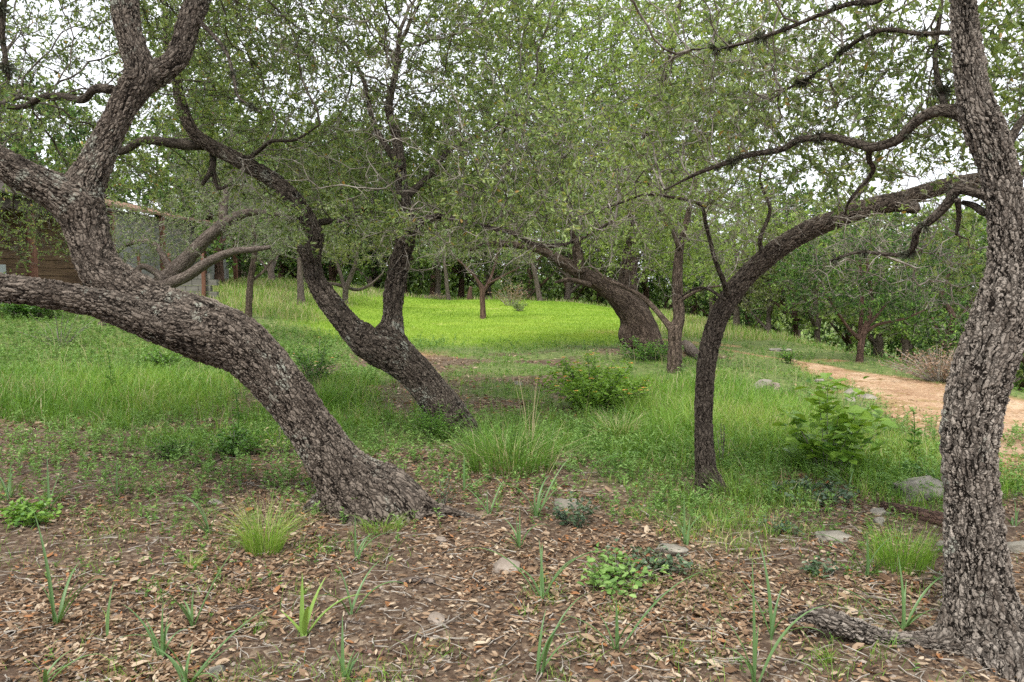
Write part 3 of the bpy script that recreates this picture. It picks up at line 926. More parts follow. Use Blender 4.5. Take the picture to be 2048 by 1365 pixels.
# --- D: rough-barked oak filling the right edge
def limbs_D(d):
    base = px_limb([(1990, 1400, 340), (1986, 1330, 268), (1976, 1272, 206), (1963, 1210, 152), (1955, 1150, 128), (1950, 1080, 116), (1945, 1000, 110), (1940, 930, 108), (1940, 870, 110), (1950, 805, 116),
                    (1967, 740, 118), (1986, 685, 116), (2002, 635, 114), (2014, 580, 102), (2022, 525, 88), (2021, 470, 80), (2012, 405, 74), (1997, 340, 72), (1974, 270, 78), (1950, 200, 66),
                    (1938, 120, 58), (1929, 40, 50), (1925, -30, 46), (1905, -160, 36), (1860, -320, 24)], d, .15)
    root_l = px_limb([(1965, 1275, 130), (1900, 1292, 80), (1835, 1290, 50), (1765, 1276, 36), (1700, 1256, 46), (1655, 1240, 42), (1618, 1232, 26), (1580, 1240, 10)], d - .02, .1)
    root_f = px_limb([(1990, 1290, 120), (2015, 1345, 110), (2030, 1410, 80)], d - .05, -.25)
    b1 = px_limb([(1965, 245, 46), (1925, 228, 34), (1875, 222, 26), (1830, 245, 22), (1795, 280, 21), (1745, 295, 20), (1715, 288, 19), (1660, 275, 16), (1600, 280, 15), (1560, 300, 14), (1500, 310, 12), (1450, 327, 11),
                  (1405, 343, 9), (1365, 362, 6), (1330, 380, 4)], d + .1, 1.0)
    b2 = px_limb([(1940, 75, 14), (1895, 66, 11), (1840, 68, 10), (1770, 60, 10), (1715, 82, 9), (1668, 118, 8), (1620, 155, 7), (1570, 180, 5)], d + .1, .8)
    b3 = px_limb([(1800, -60, 14), (1760, 0, 12), (1700, 8, 11), (1640, 30, 10), (1580, 55, 9), (1520, 76, 9), (1450, 95, 7), (1380, 100, 4)], d - .3, 1.0)
    b4 = px_limb([(1985, 395, 30), (1950, 385, 22), (1915, 380, 24), (1893, 410, 21), (1862, 440, 18), (1835, 462, 16), (1828, 490, 15), (1815, 510, 11), (1765, 508, 8), (1715, 505, 7), (1660, 522, 4)], d + .12, .5)
    b5 = px_limb([(1915, 400, 14), (1918, 430, 11), (1913, 470, 7)], d + .2, .1)
    b6 = px_limb([(1995, 430, 22), (1968, 425, 18), (1948, 412, 15), (1925, 405, 10)], d + .12, .15)
    b7 = px_limb([(1740, 290, 16), (1738, 320, 12), (1745, 345, 10), (1700, 400, 7), (1690, 430, 5)], d + .5, .3)
    b8 = px_limb([(1895, 230, 16), (1880, 180, 13), (1870, 110, 11), (1880, 30, 10), (1890, -80, 8)], d + .3, .6)
    b9 = px_limb([(2015, 290, 22), (2045, 240, 16), (2090, 200, 12), (2150, 120, 8)], d + .1, .3)
    return [base, root_l, root_f, b1, b2, b3, b4, b5, b6, b7, b8, b9]
dD = ground_px(1975, 1270)[3]
add_tree("live_oak", (1975, 1290), "rough plated live oak at the right edge with a thick surface root", "tree", limbs_D, 'bark_d', 0.0095,
         [(0, .86), (3, .2), (4, .1), (5, .1), (6, .3), (7, .3), (9, .2), (10, .1), (11, .3)],
         lambda d: [(1600, 140, d + 1.2, 330, 170, .9, 2600), (1850, 130, d + .8, 200, 180, .7, 1100), (1700, 330, d + 1.2, 220, 80, .5, 160), (1560, -60, d + .4, 450, 130, 1.0, 500), (1400, 230, d + 1.2, 200, 140, .7, 800), (1960, -150, d, 350, 160, 1.0, 220),
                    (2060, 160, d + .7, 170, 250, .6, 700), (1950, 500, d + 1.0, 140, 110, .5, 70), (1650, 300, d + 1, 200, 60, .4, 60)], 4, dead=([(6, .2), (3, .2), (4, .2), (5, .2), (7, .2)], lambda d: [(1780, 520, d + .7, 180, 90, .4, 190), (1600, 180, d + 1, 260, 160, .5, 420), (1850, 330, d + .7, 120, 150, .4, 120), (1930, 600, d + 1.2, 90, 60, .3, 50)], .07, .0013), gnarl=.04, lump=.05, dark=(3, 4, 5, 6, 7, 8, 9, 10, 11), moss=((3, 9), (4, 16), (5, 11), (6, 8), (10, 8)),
         step=.085, kill=.09, leafL=.039, per=7, twig_n=2, leaf_mat='leaf', twig_mat='twig', tint_mu=.46, twig_len=.10, r_tip=.0017, bare=.25)

# --- E: small forked oak beyond the slender one
def limbs_E(d):
    base = px_limb([(1347, 762, 44), (1349, 742, 34), (1350, 700, 30), (1350, 665, 31), (1358, 635, 27), (1355, 590, 24), (1355, 545, 22), (1359, 500, 19), (1366, 470, 16), (1376, 430, 12), (1388, 380, 9), (1395, 320, 6)], d, .1)
    l = px_limb([(1350, 668, 18), (1333, 646, 14), (1306, 614, 12), (1278, 590, 10), (1245, 573, 9), (1215, 560, 6), (1180, 530, 4)], d, .6)
    r = px_limb([(1362, 600, 10), (1400, 580, 6), (1440, 572, 4)], d, -.3)
    u = px_limb([(1360, 500, 12), (1340, 450, 9), (1310, 400, 7), (1290, 340, 5)], d, -.3)
    return [base, l, r, u]
add_tree("live_oak", (1350, 746), "small forked live oak standing just beyond the slender arching one", "tree", limbs_E, 'bark_e', 0.03,
         [(0, .7), (1, .5), (2, .4), (3, .3)],
         lambda d: [(1380, 400, d, 170, 110, 1.2, 650), (1290, 460, d + .4, 140, 80, .8, 260), (1470, 500, d, 90, 70, .8, 80)], 5,
         step=.2, kill=.22, leafL=.06, per=7, twig_n=3, leaf_mat='leaf_light', tint_mu=.45, twig_len=.22, r_tip=.004)

# --- F: massive old leaning oak
def limbs_F(d):
    base = px_limb([(1300, 722, 130), (1294, 698, 96), (1284, 660, 82), (1264, 622, 74), (1236, 592, 62), (1200, 567, 46), (1152, 541, 36), (1110, 515, 27), (1075, 498, 22), (1030, 490, 17), (980, 488, 13), (940, 500, 8)], d, -1.2)
    base[:, 3] *= .85
    u = px_limb([(1262, 625, 44), (1255, 575, 44), (1262, 500, 32), (1275, 400, 28), (1290, 290, 22), (1320, 180, 17), (1345, 80, 12), (1370, -40, 8)], d, .8)
    u2 = px_limb([(1160, 545, 24), (1150, 470, 22), (1140, 400, 18), (1125, 320, 15), (1100, 220, 12), (1080, 120, 10), (1050, 40, 8), (1030, -50, 6)], d - .8, -.3)
    l2 = px_limb([(1180, 570, 14), (1140, 560, 10), (1110, 565, 5)], d - .8, -.5)
    r = px_limb([(1270, 420, 20), (1340, 360, 16), (1400, 300, 12), (1450, 220, 8)], d + .4, .6)
    burl = px_limb([(1262, 650, 40), (1258, 672, 46), (1266, 692, 36)], d - .25, 0)
    return [base, u, u2, l2, r, burl]
add_tree("old_live_oak", (1294, 700), "massive old live oak with a burl, leaning left over the meadow edge", "tree", limbs_F, 'bark_e', 0.04,
         [(0, .7), (1, .3), (2, .3), (3, .3), (4, .2)],
         lambda d: [(1240, 250, d, 240, 240, 3.4, 3200), (1060, 130, d - .8, 170, 200, 2.2, 1000), (1430, 140, d + .5, 190, 170, 2.4, 850), (1030, 420, d - 1, 170, 80, 1.6, 260), (1220, -80, d, 400, 150, 3, 350), (1290, 480, d + 1.3, 150, 70, 1.2, 260)], 6, k=.15,
         step=.25, kill=.26, leafL=.088, leafW=.5, per=8, twig_n=3, leaf_mat='leaf_light', tint_mu=.5, twig_len=.34, r_tip=.006, rmax=.1, gnarl=.06)

# --- G: pale double-limbed oak leaning right behind the front oak
def limbs_G(d):
    a = px_limb([(205, 668, 44), (220, 648, 40), (252, 622, 40), (290, 592, 40), (325, 566, 38), (352, 540, 36), (380, 512, 32), (410, 480, 28), (440, 455, 25), (475, 432, 21), (515, 424, 15), (560, 430, 10)], d, .3)
    b_ = px_limb([(300, 590, 26), (335, 570, 26), (372, 554, 24), (405, 532, 22), (435, 515, 20), (470, 503, 16), (500, 500, 14), (540, 495, 9)], d - .25, -.6)
    c = px_limb([(440, 455, 18), (448, 420, 16), (452, 385, 13), (465, 345, 10), (470, 300, 7)], d + .2, .3)
    e = px_limb([(330, 560, 20), (300, 538, 15), (280, 535, 13), (262, 560, 10)], d, -.2)
    f_ = px_limb([(345, 548, 16), (310, 490, 12), (270, 485, 10), (240, 500, 8), (210, 540, 6)], d + .2, .5)
    return [a, b_, c, e, f_]
add_tree("leaning_oak", (220, 650), "pale grey twin-limbed oak leaning right in front of the timber cabin", "tree", limbs_G, 'bark_g', 0.03,
         [(0, .7), (1, .5), (2, .2), (3, .3), (4, .2)],
         lambda d: [(290, 472, d + .3, 140, 66, 1.6, 1200), (500, 400, d + .3, 110, 90, 1.4, 300), (400, 430, d + .5, 120, 50, 1.4, 160), (520, 480, d, 80, 50, 1, 120), (440, 300, d + .5, 120, 80, 1.2, 160)], 7,
         step=.22, kill=.24, leafL=.06, per=6, twig_n=3, leaf_mat='leaf_grey', tint_mu=.45, twig_len=.25, r_tip=.004)

# --- H, I: mid-distance trunks left of the meadow
def simple_limbs(pts, extra=()):
    return lambda d: [px_limb(pts, d, 0)] + [px_limb(e, d, .5) for e in extra]
add_tree("oak_tree", (497, 636), "straight thin grey oak standing in tall grass left of the meadow", "tree",
         simple_limbs([(496, 645, 20), (497, 630, 16), (499, 590, 15), (502, 555, 14), (508, 520, 13), (510, 490, 10), (505, 440, 8)], [[(499, 565, 8), (525, 545, 6), (545, 520, 4)]]), 'bark_e', 0.05,
         [(0, .6), (1, .3)], lambda d: [(520, 430, d, 90, 70, 2, 240), (450, 380, d, 80, 70, 2, 160)], 8, step=.35, kill=.35, leafL=.1, per=7, twig_n=3, leaf_mat='leaf_grey', tint_mu=.4, twig_len=.4, r_tip=.006)
add_tree("oak_tree", (603, 611), "pale stout trunk under dark foliage behind the forked oak's left limb", "tree",
         simple_limbs([(602, 620, 22), (603, 605, 18), (601, 575, 15), (600, 540, 12), (598, 490, 9)]), 'bark_g', 0.06,
         [(0, .55)], lambda d: [(590, 470, d, 90, 75, 2.5, 300)], 9, step=.4, kill=.4, leafL=.12, per=7, twig_n=3, leaf_mat='leaf_grey', tint_mu=.35, twig_len=.45, r_tip=.007)
add_tree("oak_tree", (690, 608), "dark forked oak with a long low limb seen through the forked oak's fork", "tree",
         simple_limbs([(688, 618, 18), (690, 604, 14), (692, 580, 12), (702, 552, 11), (712, 525, 8), (716, 490, 6)],
                      [[(690, 580, 9), (680, 545, 8), (672, 520, 6)], [(620, 585, 6), (645, 570, 7), (665, 568, 7), (690, 574, 8), (715, 580, 7), (740, 570, 6), (765, 548, 4)]]), 'bark_g', 0.06,
         [(0, .6), (1, .4), (2, .6)], lambda d: [(700, 470, d, 100, 70, 2.5, 320), (760, 500, d, 60, 40, 1.5, 80)], 10, step=.4, kill=.4, leafL=.12, per=7, twig_n=3, leaf_mat='leaf_dark', tint_mu=.6, twig_len=.45, r_tip=.007)
# --- J: small tree standing in the meadow
add_tree("small_tree", (966, 638), "small forked tree standing alone in the bright green meadow", "tree",
         simple_limbs([(966, 645, 19), (966, 632, 14), (965, 600, 12), (964, 578, 12), (955, 562, 7), (938, 540, 5), (915, 520, 4)],
                      [[(965, 585, 9), (974, 572, 8), (984, 550, 6), (992, 520, 5), (1000, 480, 4)], [(976, 568, 5), (1005, 553, 4), (1040, 535, 3)]]), 'bark_j', 0.05,
         [(0, .75), (1, .4), (2, .4)], lambda d: [(960, 490, d, 90, 32, 1.6, 170), (1030, 505, d, 70, 26, 1.2, 80), (900, 500, d, 60, 30, 1.2, 70)], 11, step=.25, kill=.27, leafL=.09, per=6, twig_n=3, leaf_mat='leaf_dark', tint_mu=.6, twig_len=.3, r_tip=.006, kind='spray')
add_tree("oak_tree", (1082, 603), "pale leaning trunk at the right end of the meadow's far edge", "tree",
         simple_limbs([(1084, 612, 18), (1080, 600, 13), (1075, 575, 11), (1070, 548, 10), (1062, 520, 8), (1050, 480, 5)]), 'twig_dead' if False else 'bark_g', 0.08,
         [(0, .6)], lambda d: [(1060, 480, d, 100, 40, 2.5, 220)], 12, step=.45, kill=.45, leafL=.13, per=7, twig_n=3, leaf_mat='leaf_dark', tint_mu=.6, twig_len=.45, r_tip=.008)
add_tree("oak_tree", (897, 598), "thin pale trunk at the middle of the meadow's far edge", "tree",
         simple_limbs([(898, 606, 13), (897, 596, 10), (894, 575, 9), (892, 550, 8), (888, 520, 6)]), 'bark_g', 0.08,
         [(0, .6)], lambda d: [(880, 500, d, 80, 35, 2.5, 180)], 13, step=.45, kill=.45, leafL=.13, per=7, twig_n=3, leaf_mat='leaf_dark', tint_mu=.55, twig_len=.45, r_tip=.008)
# --- L: big juniper by the path
def limbs_L(d):
    a = px_limb([(1716, 735, 22), (1719, 722, 16), (1722, 690, 14), (1728, 665, 14), (1738, 635, 12), (1742, 590, 9), (1736, 540, 7), (1730, 480, 4)], d, 0)
    b_ = px_limb([(1718, 680, 10), (1722, 640, 9), (1724, 600, 8), (1722, 550, 6), (1718, 500, 4)], d + .1, .2)
    c = px_limb([(1718, 678, 9), (1700, 660, 7), (1685, 640, 6), (1668, 615, 5), (1650, 580, 3)], d, -.4)
    e = px_limb([(1730, 665, 9), (1755, 650, 7), (1790, 642, 6), (1815, 636, 5), (1850, 620, 3)], d, -.6)
    f_ = px_limb([(1732, 655, 9), (1755, 630, 7), (1775, 608, 5), (1810, 585, 4)], d, .5)
    return [a, b_, c, e, f_]
add_tree("juniper_tree", (1719, 725), "spreading red-barked juniper beside the orange dirt path", "tree", limbs_L, 'bark_j', 0.035,
         [(0, .35), (1, .3), (2, .4), (3, .4), (4, .4)],
         lambda d: [(1735, 500, d, 150, 75, 1.7, 380), (1640, 585, d, 90, 50, 1.2, 150), (1830, 590, d, 90, 55, 1.3, 170), (1740, 590, d, 120, 50, 1.5, 230), (1600, 530, d, 60, 45, 1, 90), (1850, 520, d, 80, 55, 1, 130)], 14,
         step=.17, kill=.19, leafL=.085, leafW=.32, per=9, twig_n=3, leaf_mat='leaf_juniper', twig_mat='twig', tint_mu=.6, tint_sd=.3, twig_len=.17, r_tip=.004, kind='spray', bare=.25)

# ================================================================ background trees: prototypes copied with their parts
def proto_tree(name, H, rx, base_h, n, seed, leaf_mat, leafL, kind, tmu, trunk_mat, lean=0.0, per=8, lw=1.0, tr=0.13, conic=False, step=.4, bare=.1):
    rng = np.random.default_rng(seed)
    root = thing(name, (0, 0, 0), "", "")
    pts = []
    for i in range(9):
        f = i / 8
        pts.append([lean * f * H + 0.12 * rng.normal() * f, 0.12 * rng.normal() * f, -0.3 + f * (H * 0.85 + .3), tr * (1.25 - f) + (0.06 if i == 0 else 0)])
    limbs = [np.array(pts)]
    for j in range(4):
        f = rng.uniform(.2, .45)
        a = rng.uniform(0, 6.28)
        b0 = np.array(pts[int(f * 8)])
        L = rx * rng.uniform(.5, .8)
        q = []
        for s_ in (0, .35, .7, 1):
            q.append([b0[0] + math.cos(a) * L * s_, b0[1] + math.sin(a) * L * s_, b0[2] + L * (.9 * s_), tr * .55 * (1.05 - s_) + .01])
        limbs.append(np.array(q))
    ob, spl = trunk_object(root, limbs, M[trunk_mat], .09, .1)
    v = unit(rng.normal(size=(n, 3))) * (rng.random((n, 1)) ** .35)
    ch = (H - base_h) / 2
    A = v * np.array([rx, rx, ch]) + [lean * H * .7, 0, base_h + ch]
    if conic:
        s_ = np.clip(1.25 - (A[:, 2] - base_h) / (H - base_h), .1, 1)
        A[:, 0] *= s_; A[:, 1] *= s_
    A = A[noise3(A[:, 0] * .7, A[:, 1] * .7, A[:, 2] * .7, seed) > -.12]
    S, D = seeds_from(spl, [(0, .35)] + [(j, .3) for j in range(1, 5)], .35)
    STATS[name + str(seed)] = crown_parts(root, S, D, A, rng, step=step, kill=step, leafL=leafL, leafW=.42, per=per, twig_n=3, twig_len=.4, r_tip=.008, rmax=.08,
                leaf_mat=leaf_mat, twig_mat='twig', kind=kind, tint_mu=tmu, tint_sd=.24, lw=lw, bare=bare, sides=4)
    return root

def copy_tree(src, loc, rz, sc, label=None, group=None):
    r = src.copy()
    COL.objects.link(r)
    r.location = loc
    r.rotation_euler = (0, 0, rz)
    r.scale = (sc, sc, sc)
    for ch in list(src.children):
        c = ch.copy()
        COL.objects.link(c)
        c.parent = r
    if label: r["label"] = label
    r["group"] = group or ''
    return r

protos = {
    'ja': proto_tree("juniper_tree", 7.0, 2.6, .7, 800, 101, 'leaf_juniper', .17, 'spray', .55, 'bark_j', 0, 9, 1.2, conic=True),
    'jb': proto_tree("juniper_tree", 6.2, 3.0, .4, 800, 102, 'leaf_juniper', .17, 'spray', .5, 'bark_j', .03, 9, 1.2),
    'oa': proto_tree("oak_tree", 7.0, 3.3, 1.5, 850, 103, 'leaf_dark', .15, 'leaf', .6, 'bark_g', .05, 8, 1.2),
    'ob': proto_tree("oak_tree", 6.0, 2.8, 1.0, 750, 104, 'leaf_light', .14, 'leaf', .4, 'bark_g', -.06, 8, 1.2),
}
used = set()
PLACED = []
def place_tree(kind, px, Y, sc, label, group, X=None):
    x = (px - 1024) / F_PX * Y if X is None else X
    loc = (x, Y, tz(x, Y) - .05)
    rz = (abs(math.sin(px * 12.9898 + Y * 78.233)) * 43758.5453 % 1) * 6.28
    src = protos[kind]
    if kind not in used:
        used.add(kind)
        src.location = loc; src.rotation_euler = (0, 0, rz); src.scale = (sc, sc, sc)
        src["label"] = label; src["category"] = "tree"
        if group: src["group"] = group
        PLACED.append((px, Y, kind, group, src))
        return src
    r = copy_tree(src, loc, rz, sc, label, group)
    if not group: del r["group"]
    PLACED.append((px, Y, kind, group, r))
    return r

G1 = "trees of the wood beyond the meadow"
LB = {'ja': "dark conical juniper in the shaded wood beyond the meadow", 'jb': "dark bushy juniper in the shaded wood beyond the meadow",
      'oa': "dull green oak in the shaded wood beyond the meadow", 'ob': "lighter green oak in the wood beyond the meadow"}
rb = random.Random(5)
for i in range(15):
    px = 560 + i * 62 + rb.uniform(-20, 20)
    kd = ['ja', 'oa', 'jb', 'oa', 'jb', 'ob'][i % 6]
    place_tree(kd, px, 50 + rb.uniform(-1.5, 4), rb.uniform(1.2, 1.6) * (.62 if px > 1330 else 1), LB[kd], G1)
for i in range(9):
    px = 520 + i * 120 + rb.uniform(-30, 30)
    kd = ['ob', 'jb', 'oa', 'ja'][i % 4]
    place_tree(kd, px, 60 + rb.uniform(-2, 4), rb.uniform(1.9, 2.4) * (.5 if px > 1330 else 1), LB[kd], G1)
G2 = "trees on the slope below the dirt path"
L2 = {'ja': "dark conical juniper on the slope below the dirt path", 'jb': "dark bushy juniper on the slope below the dirt path",
      'oa': "dull green oak on the slope below the dirt path", 'ob': "lighter green oak on the slope below the dirt path"}
for (kd, px, Y, sc) in [('oa', 1540, 27, .95), ('ob', 1640, 27, 1.0), ('ob', 1475, 31, .85), ('ja', 1590, 33, 1.05), ('ob', 1810, 27, 1.0), ('jb', 1900, 21, .95), ('ob', 1760, 30, 1.15),
                        ('ja', 1700, 36, 1.15), ('jb', 1860, 33, 1.25), ('oa', 1990, 26, 1.15), ('ja', 2090, 22, 1.1), ('ob', 1420, 42, .95), ('jb', 1500, 44, 1.0), ('oa', 1600, 46, 1.15),
                        ('ja', 1390, 50, .95), ('jb', 2020, 40, 1.5), ('ob', 2180, 30, 1.3)]:
    xx = (px - 1024) / F_PX * Y
    hh = CAM_H + Y * (560 - rb.uniform(325, 430)) / F_PX - tz(xx, Y)
    place_tree(kd, px, Y, hh / {'ja': 7.2, 'jb': 6.4, 'oa': 7.2, 'ob': 6.2}[kd], L2[kd], G2)
G3 = "trees behind the cabin and tall grass"
L3 = {'ja': "dark conical juniper behind the cabin and the tall grass", 'jb': "dark bushy juniper behind the cabin and the tall grass",
      'oa': "dull green oak behind the cabin and the tall grass", 'ob': "lighter green oak behind the cabin and the tall grass"}
for (kd, px, Y, sc) in [('ja', 440, 34, 1.3), ('oa', 545, 40, 1.1), ('jb', 480, 46, 1.1), ('oa', 90, 37, 1.3), ('ja', -40, 33, 1.3), ('ob', 640, 45, 1.1), ('jb', 380, 48, .65), ('ob', 160, 44, 1.0), ('jb', -80, 26, 1.3), ('oa', 420, 44, 1.0), ('jb', 600, 54, 1.2)]:
    place_tree(kd, px, Y, sc, L3[kd], G3)
place_tree('ja', 215, 36, 1.25, "tall dark juniper rising just behind the rusty cabin roof", None)
# tall juniper rising behind the forked oak
place_tree('ja', 425, 43, 2.1, "tall dark juniper rising behind the forked oak's curling limb", None)

ORD = ["leftmost", "second from left", "third from left", "fourth from left", "fifth from left", "sixth from left", "seventh from left", "eighth from left", "ninth from left"]
KN = {'ja': "dark conical juniper", 'jb': "dark bushy juniper", 'oa': "dull green oak", 'ob': "lighter green oak"}
for g_, where, split in ((G1, "beyond the meadow", 56.5), (G2, "below the dirt path", 34), (G3, "behind the cabin", 42)):
    for row, test in (("front row", lambda Y: Y < split), ("back row", lambda Y: Y >= split)):
        for kd in KN:
            L_ = sorted([q for q in PLACED if q[3] == g_ and q[2] == kd and test(q[1])], key=lambda q: q[0])
            for i, q in enumerate(L_):
                q[4]["label"] = (f"{ORD[i]} of the {KN[kd]}s, {row} {where}" if len(L_) > 1 else f"the one {KN[kd]} in the {row} {where}")

# distant wood: one mass of foliage on the hillside far behind
rng = np.random.default_rng(77)
s = Soup()
n = 60000
ang = rng.uniform(-1.0, 1.0, n)
rad = rng.uniform(68, 84, n)
hx, hy = np.sin(ang) * rad, np.cos(ang) * rad
top = 4.6 + 1.8 * fbm2(hx * .16, hy * .16, 61) + 1.0 * noise2(hx * .5, hy * .5, 62)
hz = terrain(hx, hy) + top * rng.random(n) ** .8
V, F, tv = leaf_cards(np.stack([hx, hy, hz], -1), rng.normal(size=(n, 3)), rng.normal(size=(n, 3)) + [0, -.3, .8], rng.uniform(.35, .7, n), rng.uniform(.25, .5, n),
                      np.clip(.5 + .4 * noise3(hx * .3, hy * .3, hz * .3, 63) + rng.normal(0, .15, n), 0, 1), 'leaf')
s.add(V, F, 0, tint=tv)
tag(link("distant_wood", s.mesh("distant_wood", M['leaf_dark'])), "hazy far wood closing the view behind all the trees", "wood", kind="stuff")
# ================================================================ grass and ground cover
def blades(x, y, h, wd, lean, az, tint, zoff=-0.01):
    """3-segment bent grass blades, 6 triangles-worth of faces"""
    z = terrain(x, y) + zoff
    n = len(x)
    dx, dy = np.cos(az), np.sin(az)
    fs = np.array([0, .38, .74, 1.0])
    wf = np.array([1, .85, .5, 0])
    rows = []
    fa = rng.uniform(0, 6.28, n)
    sx, sy = np.cos(fa) * wd * .5, np.sin(fa) * wd * .5
    for f, w_ in zip(fs, wf):
        cx = x + dx * lean * h * f ** 2
        cy_ = y + dy * lean * h * f ** 2
        cz = z + h * f * (1 - .35 * np.minimum(lean, 1.3) * f)
        if w_ > 0:
            rows.append(np.stack([cx - sx * w_, cy_ - sy * w_, cz], -1))
            rows.append(np.stack([cx + sx * w_, cy_ + sy * w_, cz], -1))
        else:
            rows.append(np.stack([cx, cy_, cz], -1))
    V = np.stack(rows, 1).reshape(-1, 3)
    b_ = (np.arange(n) * 7)[:, None]
    Q = np.concatenate([b_ + [[0, 1, 3, 2]], b_ + [[2, 3, 5, 4]]], 0)
    T = b_ + [[4, 5, 6]]
    return V, [Q, T], np.repeat(tint, 7)

def sample_ground(n, y0, y1, pw=1.0, xm=1.25, xlo=None, xhi=None):
    """points over the visible wedge and a margin round it, thinning with distance"""
    u = rng.random(n)
    if abs(pw - 1) < 1e-6:
        y = y0 * (y1 / y0) ** u
    else:
        e = 1 - pw
        y = (y0 ** e + u * (y1 ** e - y0 ** e)) ** (1 / e)
    hw = 0.64 * y * xm + .6
    x = rng.uniform(-1, 1, n) * hw
    return x, y

TR = [(-1.75, 5.95), (3.25, 3.75)]
rng = np.random.default_rng(21)
# tall fresh grass, mid distance
x, y = sample_ground(520000, 4.2, 30, 1.3)
g = (1 - litter_mask(x, y)) * (1 - path_mask(x, y) * (1 - .30 * ss(.15, .4, fbm2(x * 2.2, y * 2.2, 97)))) * (1 - .97 * meadow_mask(x, y))
tall = np.clip(.55 + .7 * fbm2(x * .5, y * .5, 71), .15, 1.3)
g = np.where((y > 9) & (y < 19) & (x > -4.6) & (x < 1.9), g * .75, g)
right = ss(.5, 1.8, x) * ss(4.6, 3.4, x) * ss(13, 10.5, y)
left = ss(-1, -2.5, x) * ss(8.2, 9.5, y) * ss(14, 11.5, y)
dens = .16 + .55 * ss(-.3, .4, fbm2(x * .9, y * .9, 72)) + .5 * right + .45 * left
dens *= 1 - .5 * ss(7.4, 8.5, x)
k = rng.random(len(x)) < g * dens
x, y, tall, right, left = x[k], y[k], tall[k], right[k], left[k]
# most blades belong to clumps that share a lean, a height and a tone
nc = len(x) // 16
ci = np.where(rng.random(len(x)) < .72, rng.integers(0, nc, len(x)), -1)
cl = ci >= 0
cr = rng.uniform(.015, .07, nc)[ci] * (1 + .05 * y[:nc][ci])
x = np.where(cl, x[:nc][ci] + rng.normal(0, 1, len(x)) * cr, x)
y = np.where(cl, y[:nc][ci] + rng.normal(0, 1, len(x)) * cr, y)
tall = np.where(cl, tall[:nc][ci] * rng.uniform(.7, 1.9, nc)[ci], tall * .8)
right = np.where(cl, right[:nc][ci], right); left = np.where(cl, left[:nc][ci], left)
ctint = np.where(cl, rng.normal(0, .17, nc)[ci], 0)
h = (.07 + .10 * tall + .13 * right + .12 * left) * rng.uniform(.5, 1.3, len(x)) * (1 + .012 * y)
h *= np.interp(y, [5, 7, 8.5], [.34, .6, 1])
h *= 1 - .66 * ss(3.0, 4.2, x) * ss(6.8, 8.0, y)
h *= 1 - .5 * ss(10, 14, y) * ss(-4, -2, x) * ss(4, 2.5, x)
h *= 1 - .45 * ss(-1.5, -2.8, x) * ss(12.5, 14.5, y) * ss(25, 20, y)
wd = (.0026 + .00035 * y) * rng.uniform(.7, 1.4, len(x))
tint = np.clip(.46 + .38 * fbm2(x * .8, y * .6, 73) + rng.normal(0, .12, len(x)) + ctint + .15 * right, 0, .9)
dryp = .045 + .14 * ss(.1, .5, fbm2(x * .6 + 9, y * .6, 74)) + .22 * ss(-3, -6, x) * ss(16, 22, y) + .2 * ss(6.4, 7.5, x) + .2 * ss(3.5, 4.5, x) * ss(13, 16, y)
dry = rng.random(len(x)) < dryp * np.where(ctint > .2, 2.2, .8)
tint[dry] = rng.uniform(.92, 1, dry.sum())
V, F, tv = blades(x, y, h, wd, rng.uniform(.1, .9, len(x)), rng.uniform(0, 6.28, len(x)), tint)
s = Soup(); s.add(V, F, 0, tint=tv)
x, y = sample_ground(2600, 6.5, 26, 1.1)
k = rng.random(len(x)) < (1 - litter_mask(x, y)) * (1 - path_mask(x, y)) * (1 - meadow_mask(x, y)) * ss(-.1, .4, fbm2(x * .5, y * .5, 99))
x, y = x[k], y[k]
V, F, tv = blades(x, y, rng.uniform(.25, .6, len(x)), .0022 + .0002 * y, rng.uniform(.05, .5, len(x)), rng.uniform(0, 6.28, len(x)), rng.uniform(.93, 1, len(x)))
s.add(V, F, 0, tint=tv)
tag(link("grass", s.mesh("grass", M['grass'])), "loose fresh green grass growing between the oaks", "grass", kind="stuff")
STATS['grass'] = len(x)
# sparse short tufts of grass in the litter
x, y = [], []
for c in range(430):
    cx, cy_ = sample_ground(1, 2.3, 8.5, 1.2)
    if litter_mask(cx, cy_)[0] < .3 or fbm2(cx * .8, cy_ * .8, 75)[0] < -.12 + .1 * rng.normal() + .25 * ss(5.0, 3.0, cy_[0]): continue
    m_ = rng.integers(6, 60)
    r_ = rng.uniform(.02, .14)
    x.append(cx + rng.normal(0, r_, m_)); y.append(cy_ + rng.normal(0, r_, m_))
x, y = np.concatenate(x), np.concatenate(y)
V, F, tv = blades(x, y, rng.uniform(.03, .11, len(x)), rng.uniform(.002, .004, len(x)), rng.uniform(.2, 1.3, len(x)), rng.uniform(0, 6.28, len(x)), np.clip(rng.normal(.5, .2, len(x)), 0, .9))
s = Soup(); s.add(V, F, 0, tint=tv)
tag(link("short_grass", s.mesh("short_grass", M['grass'])), "short scattered grass sprouting through the fallen leaves", "grass", kind="stuff")
# bright meadow
x, y = sample_ground(330000, 16, 48, .9, 1.0)
k = rng.random(len(x)) < meadow_mask(x, y) * .95
x, y = x[k], y[k]
tn = np.clip(.5 + .55 * fbm2(x * .35, y * .25, 81) + .2 * fbm2(x * 1.5, y * 1.1, 82) + rng.normal(0, .06, len(x)) + .1 * ss(30, 40, y), 0, 1)
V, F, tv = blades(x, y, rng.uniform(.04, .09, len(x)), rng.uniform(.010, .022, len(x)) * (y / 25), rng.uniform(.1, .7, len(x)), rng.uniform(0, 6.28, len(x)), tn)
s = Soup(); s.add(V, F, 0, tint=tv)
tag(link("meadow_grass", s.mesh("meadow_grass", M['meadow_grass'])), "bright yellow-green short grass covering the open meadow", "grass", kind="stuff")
STATS['meadow'] = len(x)
